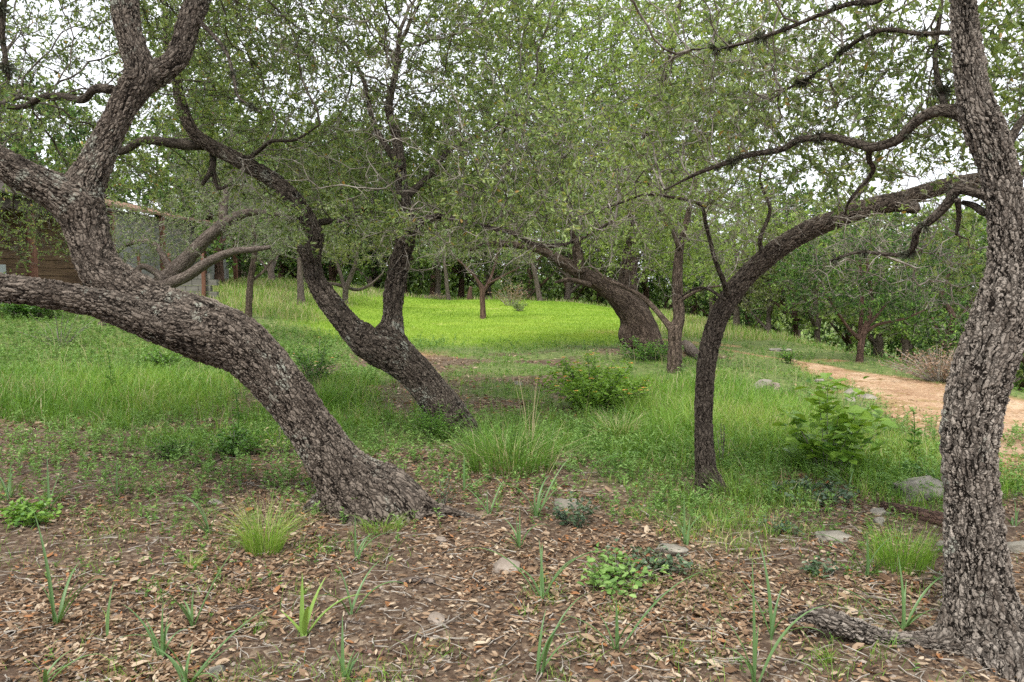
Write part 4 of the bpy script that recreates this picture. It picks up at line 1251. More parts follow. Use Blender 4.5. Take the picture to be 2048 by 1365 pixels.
# far rough grass (left of and behind the meadow, right slope)
x, y = sample_ground(150000, 24, 60, 1.0, 1.1)
k = rng.random(len(x)) < (1 - meadow_mask(x, y)) * .9
x, y = x[k], y[k]
tn = np.clip(rng.normal(.6, .2, len(x)), 0, .9)
dry = rng.random(len(x)) < .38
tn[dry] = rng.uniform(.92, 1, dry.sum())
V, F, tv = blades(x, y, rng.uniform(.12, .38, len(x)), rng.uniform(.012, .022, len(x)) * (y / 30), rng.uniform(.1, .6, len(x)), rng.uniform(0, 6.28, len(x)), tn)
s = Soup(); s.add(V, F, 0, tint=tv)
tag(link("rough_grass", s.mesh("rough_grass", M['grass'])), "tall half-dry rough grass round the far sides of the meadow", "grass", kind="stuff")
# low herbs (small-leaved pale weeds)
def herbs(n, y0, y1, maskf, hgt, lsz, mname, name, label, per=11, pw=1.2):
    x, y = sample_ground(n, y0, y1, pw)
    k_ = rng.random(len(x)) < maskf(x, y)
    x, y = x[k_], y[k_]
    z = terrain(x, y)
    hh = hgt * rng.uniform(.4, 1.3, len(x))
    az, ln = rng.uniform(0, 6.28, len(x)), rng.uniform(0, .5, len(x))
    tip = np.stack([x + np.cos(az) * ln * hh, y + np.sin(az) * ln * hh, z + hh], -1)
    base = np.stack([x, y, z - .01], -1)
    s_ = Soup()
    V, F = prisms(base, tip, np.full(len(x), .0016), np.full(len(x), .0008), 3)
    s_.add(V, F, 0, tint=np.full(len(V), .3))
    li = np.repeat(np.arange(len(x)), per)
    f = rng.uniform(.1, 1.05, len(li))
    pos = base[li] + (tip - base)[li] * f[:, None]
    a2 = rng.uniform(0, 6.28, len(li))
    ax = np.stack([np.cos(a2), np.sin(a2), rng.uniform(.0, .9, len(li))], -1)
    L = lsz * rng.uniform(.6, 1.3, len(li)) * (.75 + .04 * y[li])
    V, F, tv = leaf_cards(pos, ax, np.tile([0, 0, 1.0], (len(li), 1)) + rng.normal(0, .3, (len(li), 3)), L, L * .38, np.clip(rng.normal(.5, .18, len(li)) + .25 * (f - .5), 0, 1), 'spray')
    s_.add(V, F, 0, tint=tv)
    tag(link(name, s_.mesh(name, M[mname])), label, "weeds", kind="stuff")
    STATS[name] = len(x)
herbs(60000, 5, 26, lambda x, y: ((1 - litter_mask(x, y)) * (1 - path_mask(x, y)) * (1 - meadow_mask(x, y)) * (.10 + .75 * ss(-1.0, -2.6, x) * ss(24, 20, y) * ss(9.3, 12, y + .6 * fbm2(x, y, 90))
      + .38 * ss(8.6, 7.0, y) + .2 * ss(.1, .5, fbm2(x * .8, y * .8, 91)))) + .22 * ss(10, 8.5, y) * ss(4.8, 7, y + fbm2(x, y, 96)), .13, .034, 'weed', "low_weeds", "pale small-leaved weeds carpeting the ground on the left", 12)
herbs(5200, 3.0, 8.5, lambda x, y: ss(-.05, .45, fbm2(x * .9 + 5, y * .9, 92)) * ss(2.8, 5.0, y) * .6, .06, .026, 'broad', "leafy_sprouts", "tiny green leafy sprouts scattered in the leaf litter", 9)

# ---------------------------------------------------------------- leaf litter, sticks, grit
def litter(n, y0, y1, size, pw, keep):
    x, y = sample_ground(n, y0, y1, pw)
    k_ = rng.random(len(x)) < keep(x, y)
    x, y = x[k_], y[k_]
    m_ = len(x)
    z = terrain(x, y) + rng.uniform(.002, .022, m_)
    az = rng.uniform(0, 6.28, m_)
    ax = np.stack([np.cos(az), np.sin(az), rng.normal(0, .22, m_)], -1)
    nr = unit(rng.normal(0, .38, (m_, 3)) + [0, 0, 1])
    L = size * rng.uniform(.55, 1.3, m_)
    cu = rng.uniform(-.25, .3, m_)
    ax = unit(ax); side = unit(np.cross(ax, nr)); up = np.cross(side, ax)
    T = np.array([[0, 0, 0], [.3, .75, 1.0], [.68, .9, 1.0], [1, 0, .55], [.68, -.9, 1.0], [.3, -.75, 1.0], [.5, 0, 0.1]])
    Wd = L * rng.uniform(.3, .48, m_)
    V = pos3 = (np.stack([x, y, z], -1)[:, None] + ax[:, None] * ((T[None, :, 0:1] - .5) * L[:, None, None]) + side[:, None] * (T[None, :, 1:2] * Wd[:, None, None] * .5)
                + up[:, None] * (T[None, :, 2:3] * (cu * L)[:, None, None] * .6))
    F = np.array([[0, 1, 2, 6], [6, 2, 3, 4], [0, 6, 4, 5]])
    Fc = (F[None] + (np.arange(m_) * 7)[:, None, None]).reshape(-1, 4)
    tn = np.clip(rng.normal(.5, .23, m_), 0, .92)
    tn[rng.random(m_) < .06] = 1.0
    return V.reshape(-1, 3), [Fc], np.repeat(tn, 7), m_
s = Soup()
def k1(x, y): return litter_mask(x, y) * (.16 + .84 * ss(-.3, .2, fbm2(x * 1.3 + 2, y * 1.3, 95)))
V, F, tv, c_ = litter(90000, 1.9, 9.5, .039, 1.45, k1); s.add(V, F, 0, tint=tv)
V, F, tv, c_ = litter(7000, 1.9, 9.5, .068, 1.45, k1); s.add(V, F, 0, tint=tv); STATS['litter'] = c_
V, F, tv, c_ = litter(45000, 1.9, 6.5, .020, 1.5, k1); s.add(V, F, 0, tint=tv)
V, F, tv, c_ = litter(30000, 8.5, 20, .075, 1.2, lambda x, y: litter_mask(x, y) * .75); s.add(V, F, 0, tint=tv)
V, F, tv, c_ = litter(5000, 6, 20, .05, 1.2, lambda x, y: path_mask(x, y) * .5); s.add(V, F, 0, tint=tv)
V, F, tv, c_ = litter(9000, 5, 12, .045, 1.2, lambda x, y: (1 - litter_mask(x, y)) * .3); s.add(V, F, 0, tint=tv)
tag(link("fallen_leaves", s.mesh("fallen_leaves", M['litter'])), "brown fallen oak leaves littering the foreground ground", "leaf litter", kind="stuff")
# thin sticks
x, y = sample_ground(3600, 2.0, 9, 1.4)
k = rng.random(len(x)) < litter_mask(x, y)
x, y = x[k], y[k]
az = rng.uniform(0, 6.28, len(x)); L = rng.gamma(2.2, .035, len(x)) + .03; r0 = rng.uniform(.0012, .0035, len(x)) + L * .006
s = Soup()
p = np.stack([x, y, terrain(x, y) + .012 + r0], -1); a3 = az.copy()
for seg in range(3):
    d_ = np.stack([np.cos(a3), np.sin(a3), rng.normal(0, .05, len(x))], -1)
    q = p + d_ * (L / 3)[:, None]
    V, F = prisms(p, q, r0 * (1 - .2 * seg), r0 * (1 - .2 * (seg + 1)), 5)
    s.add(V, F)
    p = q; a3 = a3 + rng.normal(0, .3, len(x))
tag(link("fallen_twigs", s.mesh("fallen_twigs", M['twig_dead'], True)), "thin grey dead twigs strewn through the leaf litter", "twigs", kind="stuff")
# pebbles / grit: small lumps of limestone and soil crumbs
def lumps(n, y0, y1, s0, s1, keep, mats_, name, label, pw=1.4, flat=.6):
    x, y = sample_ground(n, y0, y1, pw)
    k_ = rng.random(len(x)) < keep(x, y)
    x, y = x[k_], y[k_]
    m_ = len(x)
    r_ = s0 + (s1 - s0) * rng.random(m_) ** 3
    T = np.array([[1, 0, 0], [.3, .95, 0], [-.8, .6, 0], [-.8, -.6, 0], [.3, -.95, 0], [.45, .3, .8], [-.4, .45, .9], [-.2, -.5, .75]])
    F3 = np.array([[0, 1, 5], [1, 6, 5], [1, 2, 6], [2, 3, 6], [3, 7, 6], [3, 4, 7], [4, 5, 7], [4, 0, 5], [5, 6, 7]])
    a_ = rng.uniform(0, 6.28, m_)
    Tj = T[None] * rng.uniform(.7, 1.25, (m_, 8, 3)) * np.array([1, 1, flat])
    c_, s_ = np.cos(a_)[:, None], np.sin(a_)[:, None]
    Vx = Tj[..., 0] * c_ - Tj[..., 1] * s_; Vy = Tj[..., 0] * s_ + Tj[..., 1] * c_
    V = np.stack([Vx, Vy, Tj[..., 2]], -1) * r_[:, None, None] + np.stack([x, y, terrain(x, y) + .002], -1)[:, None]
    Fc = (F3[None] + (np.arange(m_) * 8)[:, None, None]).reshape(-1, 3)
    so_ = Soup(); so_.add(V.reshape(-1, 3), [Fc])
    tag(link(name, so_.mesh(name, mats_, True)), label, "pebbles", kind="stuff")
lumps(9000, 1.9, 8, .003, .016, lambda x, y: litter_mask(x, y) * .9, M['rock_pink'], "pebbles", "small pale pebbles and crumbs lying in the dark soil")
lumps(26000, 1.9, 6, .002, .007, lambda x, y: litter_mask(x, y), M['ground'], "soil_crumbs", "dark brown crumbs of bare soil in the foreground")
lumps(16000, 6, 22, .006, .05, lambda x, y: path_mask(x, y) * .9 + .03 * ss(3.5, 5, x) * ss(8, 7, x), M['path'], "gravel", "orange gravel and clods on the bare dirt path", 1.0)

# ================================================================ individual plants
def strap_blade(az, L, w0, rise, droop, segs=12):
    """a long channelled leaf: starts steep, bends over"""
    V, t_ = [], []
    ang = rise
    p = np.array([0., 0., 0.])
    dh = np.array([math.cos(az), math.sin(az), 0]); sd_ = np.array([-math.sin(az), math.cos(az), 0])
    step = L / segs
    for i in range(segs + 1):
        f = i / segs
        w_ = w0 * (min(1, .55 + f * 2) if f < .25 else 1) * (1 - max(0, f - .35) / .65) ** .8 + .0004
        nrm = np.array([0, 0, 1.]) * math.cos(ang) - dh * math.sin(ang)
        V += [p - sd_ * w_ + nrm * w_ * .5, p - nrm * w_ * .15, p + sd_ * w_ + nrm * w_ * .5]
        p = p + (dh * math.cos(ang) + np.array([0, 0, 1.]) * math.sin(ang)) * step
        ang -= droop / segs * (0.25 + 1.5 * f)
    F = []
    for i in range(segs):
        a = i * 3
        F += [[a, a + 1, a + 4, a + 3], [a + 1, a + 2, a + 5, a + 4]]
    return np.array(V), np.array(F)

rs = random.Random(12)
def strap_plant(px, py, leaves, label, tint=.45, wd=.008):
    x, y, z, d = ground_px(px, py)
    s_ = Soup()
    leaves = list(leaves) + [(rs.uniform(0, 360), rs.uniform(.4, .9) * max(l_[1] for l_ in leaves), rs.uniform(50, 80), rs.uniform(40, 130)) for _ in range(rs.choice([1, 2, 3]))] * (len(leaves) > 1)
    for (azd, hpx, rise, droop) in leaves:
        L = hpx / F_PX * d * 1.05
        V, F = strap_blade(R_(azd), L, wd * rs.uniform(.8, 1.15) * (.8 + .5 * L), R_(rise), R_(droop))
        V = V + np.array([rs.uniform(-.012, .012), rs.uniform(-.012, .012), -.01])
        s_.add(V, [F], 0, tint=np.full(len(V), max(0, min(1, tint + rs.uniform(-.2, .15)))))
    return tag(link("strap_leaved_plant", s_.mesh("strap_leaved_plant", M['grass_blue'], True), None, (x, y, z)), label, "plant", "strap-leaved plants in the leaf litter")
# azimuth: 0 = right, 90 = away, 180 = left, 270 = toward the camera
SPL = [
 (115, 1252, [(150, 230, 84, 25), (8, 150, 60, 30), (20, 120, 70, 20), (170, 90, 78, 30)], "bluish strap plant near the lower left corner with one long leaf leaning right"),
 (18, 1000, [(100, 75, 86, 10), (20, 130, 55, 25)], "small upright strap plant at the left edge beside fallen leaves"),
 (97, 1024, [(120, 120, 80, 40), (60, 100, 75, 30), (10, 110, 60, 90), (180, 90, 60, 60)], "arching strap plant rising behind the low lobed weed at left"),
 (231, 994, [(100, 78, 86, 10), (170, 60, 75, 30), (0, 60, 70, 110)], "short upright strap plant between the left edge and the grass tuft"),
 (420, 1070, [(165, 110, 78, 95), (175, 150, 80, 170), (150, 70, 80, 50), (30, 60, 80, 40)], "strap plant bending left beside the bright grass tuft"),
 (387, 1256, [(90, 75, 85, 15), (30, 190, 66, 20), (160, 60, 72, 30)], "small strap plant with one tall leaf slanting up to the right, below the grass tuft"),
 (323, 1320, [(95, 115, 87, 15), (75, 85, 84, 20), (150, 90, 68, 30), (165, 140, 70, 60)], "clustered strap plant with four short leaves near the bottom edge"),
 (605, 1276, [(95, 125, 86, 12), (55, 120, 68, 25), (15, 150, 55, 75), (165, 75, 50, 20)], "yellow-green strap plant, the stoutest one, with a leaf bent right"),
 (690, 1357, [(100, 120, 84, 25), (40, 60, 75, 20), (150, 70, 72, 30)], "strap plant cut by the bottom edge right of the stoutest one"),
 (213, 1276, [(85, 110, 86, 35)], "single thin strap leaf standing alone at lower left"),
 (372, 1378, [(35, 240, 48, 45), (160, 110, 60, 70), (80, 90, 80, 40), (10, 130, 55, 40)], "low arching strap plant sprawling along the bottom edge"),
 (85, 1372, [(25, 130, 50, 95), (60, 90, 60, 80)], "strap plant curling over in the bottom left corner"),
 (1038, 1096, [(90, 80, 86, 30), (10, 90, 75, 150), (110, 60, 85, 20)], "upright strap plant in front of the dark holly seedling"),
 (1085, 1202, [(100, 120, 82, 40), (170, 200, 60, 100), (20, 140, 70, 110), (150, 110, 70, 120), (5, 190, 62, 95)], "wide spreading strap plant in the centre of the bare soil"),
 (1231, 1305, [(95, 105, 86, 15), (15, 260, 55, 60), (140, 90, 70, 35)], "strap plant with a very long leaf reaching right, near the bottom"),
 (1080, 1352, [(40, 200, 70, 80), (70, 130, 80, 50), (20, 120, 60, 70)], "thin bowing strap plant low in the centre right of the twigs"),
 (1074, 1036, [(165, 120, 70, 120), (40, 150, 62, 40), (20, 110, 60, 60), (100, 70, 80, 20)], "arching strap plant beside the dark holly seedling"),
 (977, 1029, [(50, 75, 65, 30), (160, 80, 55, 40), (100, 50, 80, 10)], "pale strap plant just right of the big oak's root"),
 (928, 984, [(90, 78, 87, 15), (20, 70, 40, 30)], "single upright strap leaf behind the big oak's root"),
 (1372, 1092, [(95, 105, 88, 8), (160, 110, 70, 90), (20, 85, 75, 80), (175, 140, 60, 80), (60, 60, 80, 20)], "fanned strap plant below the slender oak's foot"),
 (713, 1122, [(100, 95, 85, 10), (20, 100, 60, 90), (60, 50, 70, 50)], "thin strap plant on open litter in front of the big oak's base"),
 (705, 1230, [(60, 130, 60, 60), (150, 110, 78, 30), (10, 140, 62, 130)], "loose strap plant right above the stoutest one's bent leaf"),
 (1807, 1262, [(95, 150, 84, 20), (25, 190, 58, 90), (170, 200, 45, 60), (60, 110, 72, 60), (150, 60, 60, 40)], "large strap plant beside the thick surface root"),
 (1512, 1372, [(90, 250, 86, 12), (15, 230, 68, 85), (60, 120, 84, 30)], "tallest strap plant, cut by the bottom edge left of the root"),
 (1733, 1154, [(95, 95, 86, 10), (165, 150, 66, 110), (60, 60, 80, 30)], "upright strap plant amid short grass left of the rough oak"),
 (1545, 1282, [(100, 210, 84, 50), (150, 150, 70, 40), (50, 120, 78, 60)], "tall bowing strap plant behind the tallest one"),
 (1700, 985, [(160, 90, 60, 90), (150, 110, 50, 70)], "faint curved strap plant at the foot of the broad-leaved weed"),
 (2030, 1052, [(95, 55, 86, 10), (40, 40, 75, 30)], "tiny strap plant right of the rough oak's trunk"),
]
for (px, py, lv, lb) in SPL:
    strap_plant(px, py, lv, lb, 1.0 if "yellow" in lb else .35, .013 if "stoutest" in lb and "yellow" in lb else .0075)

def tuft(name, px, py, n, r_px, h_px, label, cat="grass tuft", mname='grass', tmu=.55, lean=(.2, 1.1), wd=.003, dry=.05, group=None):
    global rng
    x, y, z, d = ground_px(px, py)
    r_ = r_px / F_PX * d; h_ = h_px / F_PX * d
    a_ = rng.uniform(0, 6.28, n); q = np.sqrt(rng.random(n)) * r_ * .35
    bx, by = x + np.cos(a_) * q, y + np.sin(a_) * q
    tn = np.clip(rng.normal(tmu, .15, n), 0, .9)
    tn[rng.random(n) < dry] = .97
    V, F, tv = blades(bx, by, h_ * rng.uniform(.45, 1.15, n), wd * rng.uniform(.7, 1.3, n), rng.uniform(*lean, n), a_ + rng.normal(0, .5, n), tn)
    s_ = Soup(); s_.add(V, F, 0, tint=tv)
    return tag(link(name, s_.mesh(name, M[mname], False, (x, y, z)), None, (x, y, z)), label, cat, group)
tuft("grass_tuft", 528, 1105, 420, 95, 130, "bright green bushy grass tuft left of the big oak's base", tmu=.72, wd=.0032)
tuft("grass_tuft", 1020, 935, 900, 260, 120, "large dark grass clump in the centre behind the litter", tmu=.3, wd=.004, dry=.14, lean=(.1, 1.5))
tuft("grass_tuft", 765, 1058, 260, 110, 45, "low pale grass fringe in front of the big oak's root", tmu=.7, lean=(.5, 1.4))
tuft("grass_tuft", 1240, 880, 500, 110, 70, "rounded greyish grass clump right of the large dark one", tmu=.45, wd=.004, dry=.3)
tuft("grass_tuft", 1800, 1130, 520, 170, 95, "spreading green grass clump left of the rough oak's trunk", tmu=.55, wd=.003, lean=(.1, .8))
tuft("grass_tuft", 1650, 1320, 60, 40, 40, "tiny grass tuft beside the thick surface root", tmu=.7)
tuft("grass_tuft", 645, 820, 380, 70, 90, "upright grass tuft between the two leaning trunks", tmu=.3, wd=.004)
tuft("grass_tuft", 385, 1135, 60, 40, 45, "small yellowish sprig tuft in open litter at left", tmu=.8)
tuft("dry_grass_stalks", 1060, 905, 14, 40, 190, "tall dry straw stalks rising from the central grass clump", "dry stalks", 'dry', .6, (.05, .35), .004)
tuft("grass_tuft", 1470, 1000, 240, 110, 70, "thin grass tuft against the slender oak's foot", tmu=.6, lean=(.3, 1.0))

def bush(name, px, py, wpx, hpx, n_st, per, leafL, mname, label, cat, kind='leaf', lw=.5, tmu=.5, stem='twig', spread=1.0, flowers=0, dens=1.0, up=.6, extra_lab=None):
    x, y, z, d = ground_px(px, py)
    root = thing(name, (x, y, z), label, cat)
    W_, H_ = wpx / F_PX * d * .5, hpx / F_PX * d
    s_, s2 = Soup(), Soup()
    a_ = rng.uniform(0, 6.28, n_st); q = np.sqrt(rng.random(n_st))
    b0 = np.stack([np.cos(a_) * q * W_ * .18, np.sin(a_) * q * W_ * .18, np.full(n_st, -.02)], -1)
    hh = H_ * rng.uniform(.45, 1.05, n_st) * (1 - .35 * q ** 2)
    t1 = np.stack([np.cos(a_) * q * W_ * spread, np.sin(a_) * q * W_ * spread, hh], -1)
    mid = b0 + (t1 - b0) * .5 + np.stack([np.zeros(n_st), np.zeros(n_st), hh * .12], -1)
    r0 = np.full(n_st, .0018 + .0003 * d)
    for p_, q_, f_ in ((b0, mid, 1), (mid, t1, .7)):
        V, F = prisms(p_, q_, r0 * f_, r0 * f_ * .7, 4); s_.add(V, F)
    link("stems", s_.mesh("stems", M[stem], True), root)
    m_ = int(per * dens)
    li = np.repeat(np.arange(n_st), m_)
    f = rng.uniform(.15, 1.03, len(li)) ** .8
    pos = np.where((f < .5)[:, None], b0[li] + (mid - b0)[li] * (f * 2)[:, None], mid[li] + (t1 - mid)[li] * (f * 2 - 1)[:, None])
    pos = pos + rng.normal(0, leafL * .5, pos.shape)
    pos[:, 2] = np.maximum(pos[:, 2], .01)
    a2 = rng.uniform(0, 6.28, len(li))
    ax = np.stack([np.cos(a2), np.sin(a2), rng.uniform(-.25, .6, len(li))], -1)
    L = leafL * rng.uniform(.6, 1.25, len(li))
    V, F, tv = leaf_cards(pos, ax, rng.normal(0, .35, (len(li), 3)) + [0, 0, up], L, L * lw, np.clip(rng.normal(tmu, .2, len(li)) + .2 * (f - .5), 0, .98), kind)
    s2.add(V, F, 0, tint=tv)
    link("leaves", s2.mesh("leaves", M[mname]), root)
    if flowers:
        j = rng.choice(n_st, min(flowers, n_st), replace=False)
        for jj in j:
            c = t1[jj] + np.array([0, 0, .012])
            n_p = 14
            aa = rng.uniform(0, 6.28, n_p); rr_ = rng.random(n_p) ** .5 * .018
            pp = c + np.stack([np.cos(aa) * rr_, np.sin(aa) * rr_, .012 - rr_ * .4], -1)
            V, F, tv = leaf_cards(pp, np.stack([np.cos(aa), np.sin(aa), np.full(n_p, .3)], -1), np.tile([0, 0, 1.], (n_p, 1)), np.full(n_p, .022), np.full(n_p, .019), np.clip(rr_ / .018 + rng.normal(0, .15, n_p), 0, 1), 'leaf')
            sf = Soup(); sf.add(V, F, 0, tint=tv)
            link("flower_head", sf.mesh("flower_head", M['flower']), root)
    return root
bush("flowering_shrub", 1185, 818, 235, 108, 90, 46, .06, 'lantana', "green shrub dotted with small orange and yellow flower heads", "shrub", tmu=.85, flowers=34)
bush("flowering_shrub", 630, 770, 110, 110, 30, 34, .052, 'lantana', "dim flowering shrub just left of the forked oak's trunk", "shrub", tmu=.35, flowers=5)
bush("broad_leaved_weed", 1655, 950, 205, 205, 14, 24, .12, 'lantana', "tall broad-leaved green weed standing in bright grass", "weed", tmu=.9, lw=.72, up=1.2, spread=.95)
bush("feathery_shrub", 880, 875, 130, 70, 60, 60, .035, 'broad', "feathery dark green sprout hugging the forked oak's foot", "shrub", 'spray', .25, .45)
bush("holly_seedling", 1150, 1050, 110, 62, 12, 22, .03, 'holly', "dark spiny holly seedling on the leaf litter in the centre", "seedling", tmu=.45, lw=.7)
bush("creeping_holly", 1300, 1135, 190, 36, 26, 12, .036, 'holly', "low dark reddish holly patch right of the centre litter", "ground shrub", tmu=.6, lw=.6)
bush("lobed_weed", 1235, 1165, 210, 45, 40, 9, .042, 'weed', "bright lobed green weed in front of the low holly patch", "weed", tmu=.6, lw=.6)
bush("lobed_weed", 62, 1045, 120, 50, 26, 20, .04, 'broad', "low lobed green weed near the left edge", "weed", tmu=.7, lw=.7)
bush("creeping_holly", 1620, 1000, 180, 35, 24, 20, .045, 'holly', "dark creeping holly at the edge of the bright grass", "ground shrub", tmu=.5, lw=.6)
bush("creeping_holly", 1565, 1065, 90, 28, 14, 11, .032, 'holly', "small blue-green holly sprig among leaves right of the slender oak", "ground shrub", tmu=.6, lw=.6)
bush("creeping_holly", 1850, 965, 150, 35, 18, 20, .04, 'broad', "low dark creeper over the flat rock beside the rough oak", "ground shrub", tmu=.2, lw=.6)
bush("creeping_holly", 1640, 1150, 70, 28, 12, 11, .03, 'holly', "small dark holly sprig left of the spreading grass clump", "ground shrub", tmu=.5, lw=.6)
bush("low_weed", 470, 910, 120, 55, 40, 24, .04, 'broad', "dark low weed patch at the foot of the tall thistle stem", "weed", tmu=.4, lw=.5)
bush("low_weed", 345, 915, 100, 45, 34, 24, .035, 'broad', "small dark weed patch left of the thistle stem", "weed", 'spray', .4, .4)
bush("yellow_green_sprout", 560, 905, 80, 60, 12, 14, .035, 'grass', "yellow-green leafy sprout beside the big oak's trunk", "sprout", tmu=.8, lw=.5)
bush("woody_seedling", 885, 1010, 60, 70, 9, 14, .025, 'holly', "thin dark oak seedling just behind the big oak's root", "seedling", tmu=.8, lw=.5)
bush("sapling_stem", 1445, 935, 55, 110, 8, 26, .022, 'grass', "thin twiggy sapling beside the slender oak's trunk", "sapling", tmu=.75, lw=.5, spread=.7)
bush("juniper_seedling", 1040, 605 + 18, 46, 22, 14, 30, .10, 'leaf_grey', "little grey-green seedling in the meadow near the pale trunk", "seedling", 'spray', .3, .6)
bush("roadside_shrub", 1580, 728, 44, 40, 14, 30, .05, 'broad', "small dark bush at the near end of the dirt path", "bush", tmu=.4)
bush("undergrowth_bush", 1290, 720, 150, 45, 46, 30, .06, 'broad', "low leafy undergrowth at the massive old oak's foot", "bush", tmu=.5, lw=.5)
bush("dead_brush", 1880, 762, 230, 75, 150, 9, .06, 'dry_red', "pile of pale reddish dead brush beyond the dirt path", "dead brush", tmu=.5, stem='twig_dead', lw=.4)
bush("dead_brush", 2040, 770, 120, 80, 90, 10, .06, 'dry_red', "bare grey dead brush behind the rough oak's trunk", "dead brush", tmu=.2, stem='twig_dark', lw=.4)
bush("dead_branch", 1020, 612, 90, 60, 26, 16, .12, 'dry_red', "rust-brown dead branch drooping at the meadow's far edge", "dead branch", 'spray', .4, .2, stem='twig_dead')
bush("tall_weed", 365, 620 + 70, 60, 80, 9, 26, .05, 'weed', "tall leafy weed under the big oak's low limb", "weed", 'spray', .3, .5, spread=.7)
bush("tall_weed", 120, 690, 160, 80, 24, 24, .06, 'weed', "row of tall leafy weeds near the left edge", "weed", 'spray', .3, .5, spread=1)
bush("green_bush", 330, 735, 90, 40, 26, 26, .06, 'broad', "soft green bush below the big oak's low limb", "bush", tmu=.6)
bush("green_bush", 60, 632, 170, 50, 60, 30, .09, 'broad', "dark green bush low by the cabin's foot", "bush", tmu=.4)

def stem_plant(name, px, py, hpx, label, cat, tint=.4):
    x, y, z, d = ground_px(px, py)
    H_ = hpx / F_PX * d
    root = thing(name, (x, y, z), label, cat)
    n = 8
    pts = np.stack([.05 * H_ * np.sin(np.linspace(0, 3, n)), np.zeros(n), np.linspace(-.02, H_, n)], -1)
    s_ = Soup(); V, F = prisms(pts[:-1], pts[1:], np.linspace(.006, .004, n - 1), np.linspace(.006, .003, n - 1), 5); s_.add(V, F, 0, tint=np.full(len(V), .3))
    link("stem", s_.mesh("stem", M['broad'], True), root)
    m_ = 70
    f = rng.random(m_); zz = f * H_
    a2 = rng.uniform(0, 6.28, m_)
    pos = np.stack([.05 * H_ * np.sin(f * 3), np.zeros(m_), zz], -1)
    L = .09 * (1.15 - f) * rng.uniform(.6, 1.2, m_) + .02
    V, F, tv = leaf_cards(pos, np.stack([np.cos(a2), np.sin(a2), rng.uniform(.1, .8, m_)], -1), np.tile([0, 0, 1.], (m_, 1)), L, L * .3, np.clip(rng.normal(tint, .15, m_), 0, 1), 'spray')
    s2 = Soup(); s2.add(V, F, 0, tint=tv)
    link("leaves", s2.mesh("leaves", M['broad']), root)
    tp = pts[-1] + rng.normal(0, .018, (8, 3))
    V, F, tv = leaf_cards(np.repeat(tp, 6, 0), rng.normal(size=(48, 3)) + [0, 0, .8], rng.normal(size=(48, 3)), np.full(48, .02), np.full(48, .008), np.full(48, .95), 'leaf')
    s3 = Soup(); s3.add(V, F, 0, tint=tv)
    link("seed_head", s3.mesh("seed_head", M['weed']), root)
stem_plant("thistle_plant", 472, 905, 130, "tall single thistle stem with buds left of the big oak's trunk", "thistle")
stem_plant("thistle_plant", 1822, 925, 105, "tall dark thistle stem in bright grass right of the broad-leaved weed", "thistle")
stem_plant("thistle_plant", 218, 790, 90, "thin weed stem standing in the shaded grass at left", "weed stem")

# frond-like seedling row of leaflets right of centre
x, y, z, d = ground_px(1170, 960)
root = thing("pinnate_seedling", (x, y, z), "small fern-like seedling with paired leaflets right of the central clump", "seedling")
s = Soup(); s2 = Soup()
for (az, L0) in ((10, 110), (35, 80), (160, 60)):
    L = L0 / F_PX * d; n = 14
    f = np.linspace(0, 1, n)
    P_ = np.stack([np.cos(R_(az)) * f * L, np.sin(R_(az)) * f * L, L * (.15 + .75 * f - .45 * f ** 2)], -1); P_[0, 2] = -.01
    V, F = prisms(P_[:-1], P_[1:], np.full(n - 1, .0015), np.full(n - 1, .0012), 4); s.add(V, F)
    for sg in (-1, 1):
        V, F, tv = leaf_cards(P_[2:], np.tile([math.cos(R_(az + 70 * sg)), math.sin(R_(az + 70 * sg)), .1], (n - 2, 1)), np.tile([0, 0, 1.], (n - 2, 1)), np.full(n - 2, .045), np.full(n - 2, .016), np.full(n - 2, .5), 'leaf')
        s2.add(V, F, 0, tint=tv)
link("stems", s.mesh("stems", M['twig_dark'], True), root); link("leaflets", s2.mesh("leaflets", M['broad']), root)

# ================================================================ rocks, logs
def rock(name, px, py, wpx, hpx, label, m_='rock', seed=1, depth=.8, sink=.3, cat="rock", group=None):
    x, y, z, d = ground_px(px, py)
    W_, H_ = wpx / F_PX * d / 2, hpx / F_PX * d
    n1, n2 = 26, 44
    th = np.linspace(0, math.pi, n1); ph = np.linspace(0, 2 * math.pi, n2, endpoint=False)
    TH, PH = np.meshgrid(th, ph, indexing='ij')
    D = np.stack([np.sin(TH) * np.cos(PH), np.sin(TH) * np.sin(PH), np.cos(TH)], -1)
    q = np.sign(D) * np.abs(D) ** .62
    r_ = 1 + .22 * noise3(D[..., 0] * 1.7 + seed, D[..., 1] * 1.7, D[..., 2] * 1.7, seed) + .12 * noise3(D[..., 0] * 4.5, D[..., 1] * 4.5 + seed, D[..., 2] * 4.5, seed) + .05 * noise3(D[..., 0] * 12, D[..., 1] * 12, D[..., 2] * 12, seed)
    U_ = (q * r_[..., None]).reshape(-1, 3)
    rr = np.random.default_rng(seed)
    for _ in range(9):
        nn = unit(rr.normal(0, 1, 3)); c_ = rr.uniform(.55, .85)
        ex = np.maximum(U_ @ nn - c_, 0)
        U_ = U_ - ex[:, None] * nn * .93
    V = U_ * np.array([W_, W_ * depth, H_ * .8]) * 1.15 + [0, 0, H_ * (.45 - sink)]
    ii = np.arange(n1 * n2).reshape(n1, n2); jj = np.roll(ii, -1, 1)
    F = np.stack([ii[:-1], ii[1:], jj[1:], jj[:-1]], -1).reshape(-1, 4)
    me = make_mesh(name, V, [F], M[m_], None, None, True)
    return tag(link(name, me, None, (x, y, z)), label, cat, group)
rock("flat_rock", 1850, 990, 110, 34, "broad flat grey rock partly hidden behind the rough oak", 'rock', 2, .9)
rock("flat_rock", 1672, 1078, 66, 16, "flat pale rock in grass left of the rough oak", 'rock', 3)
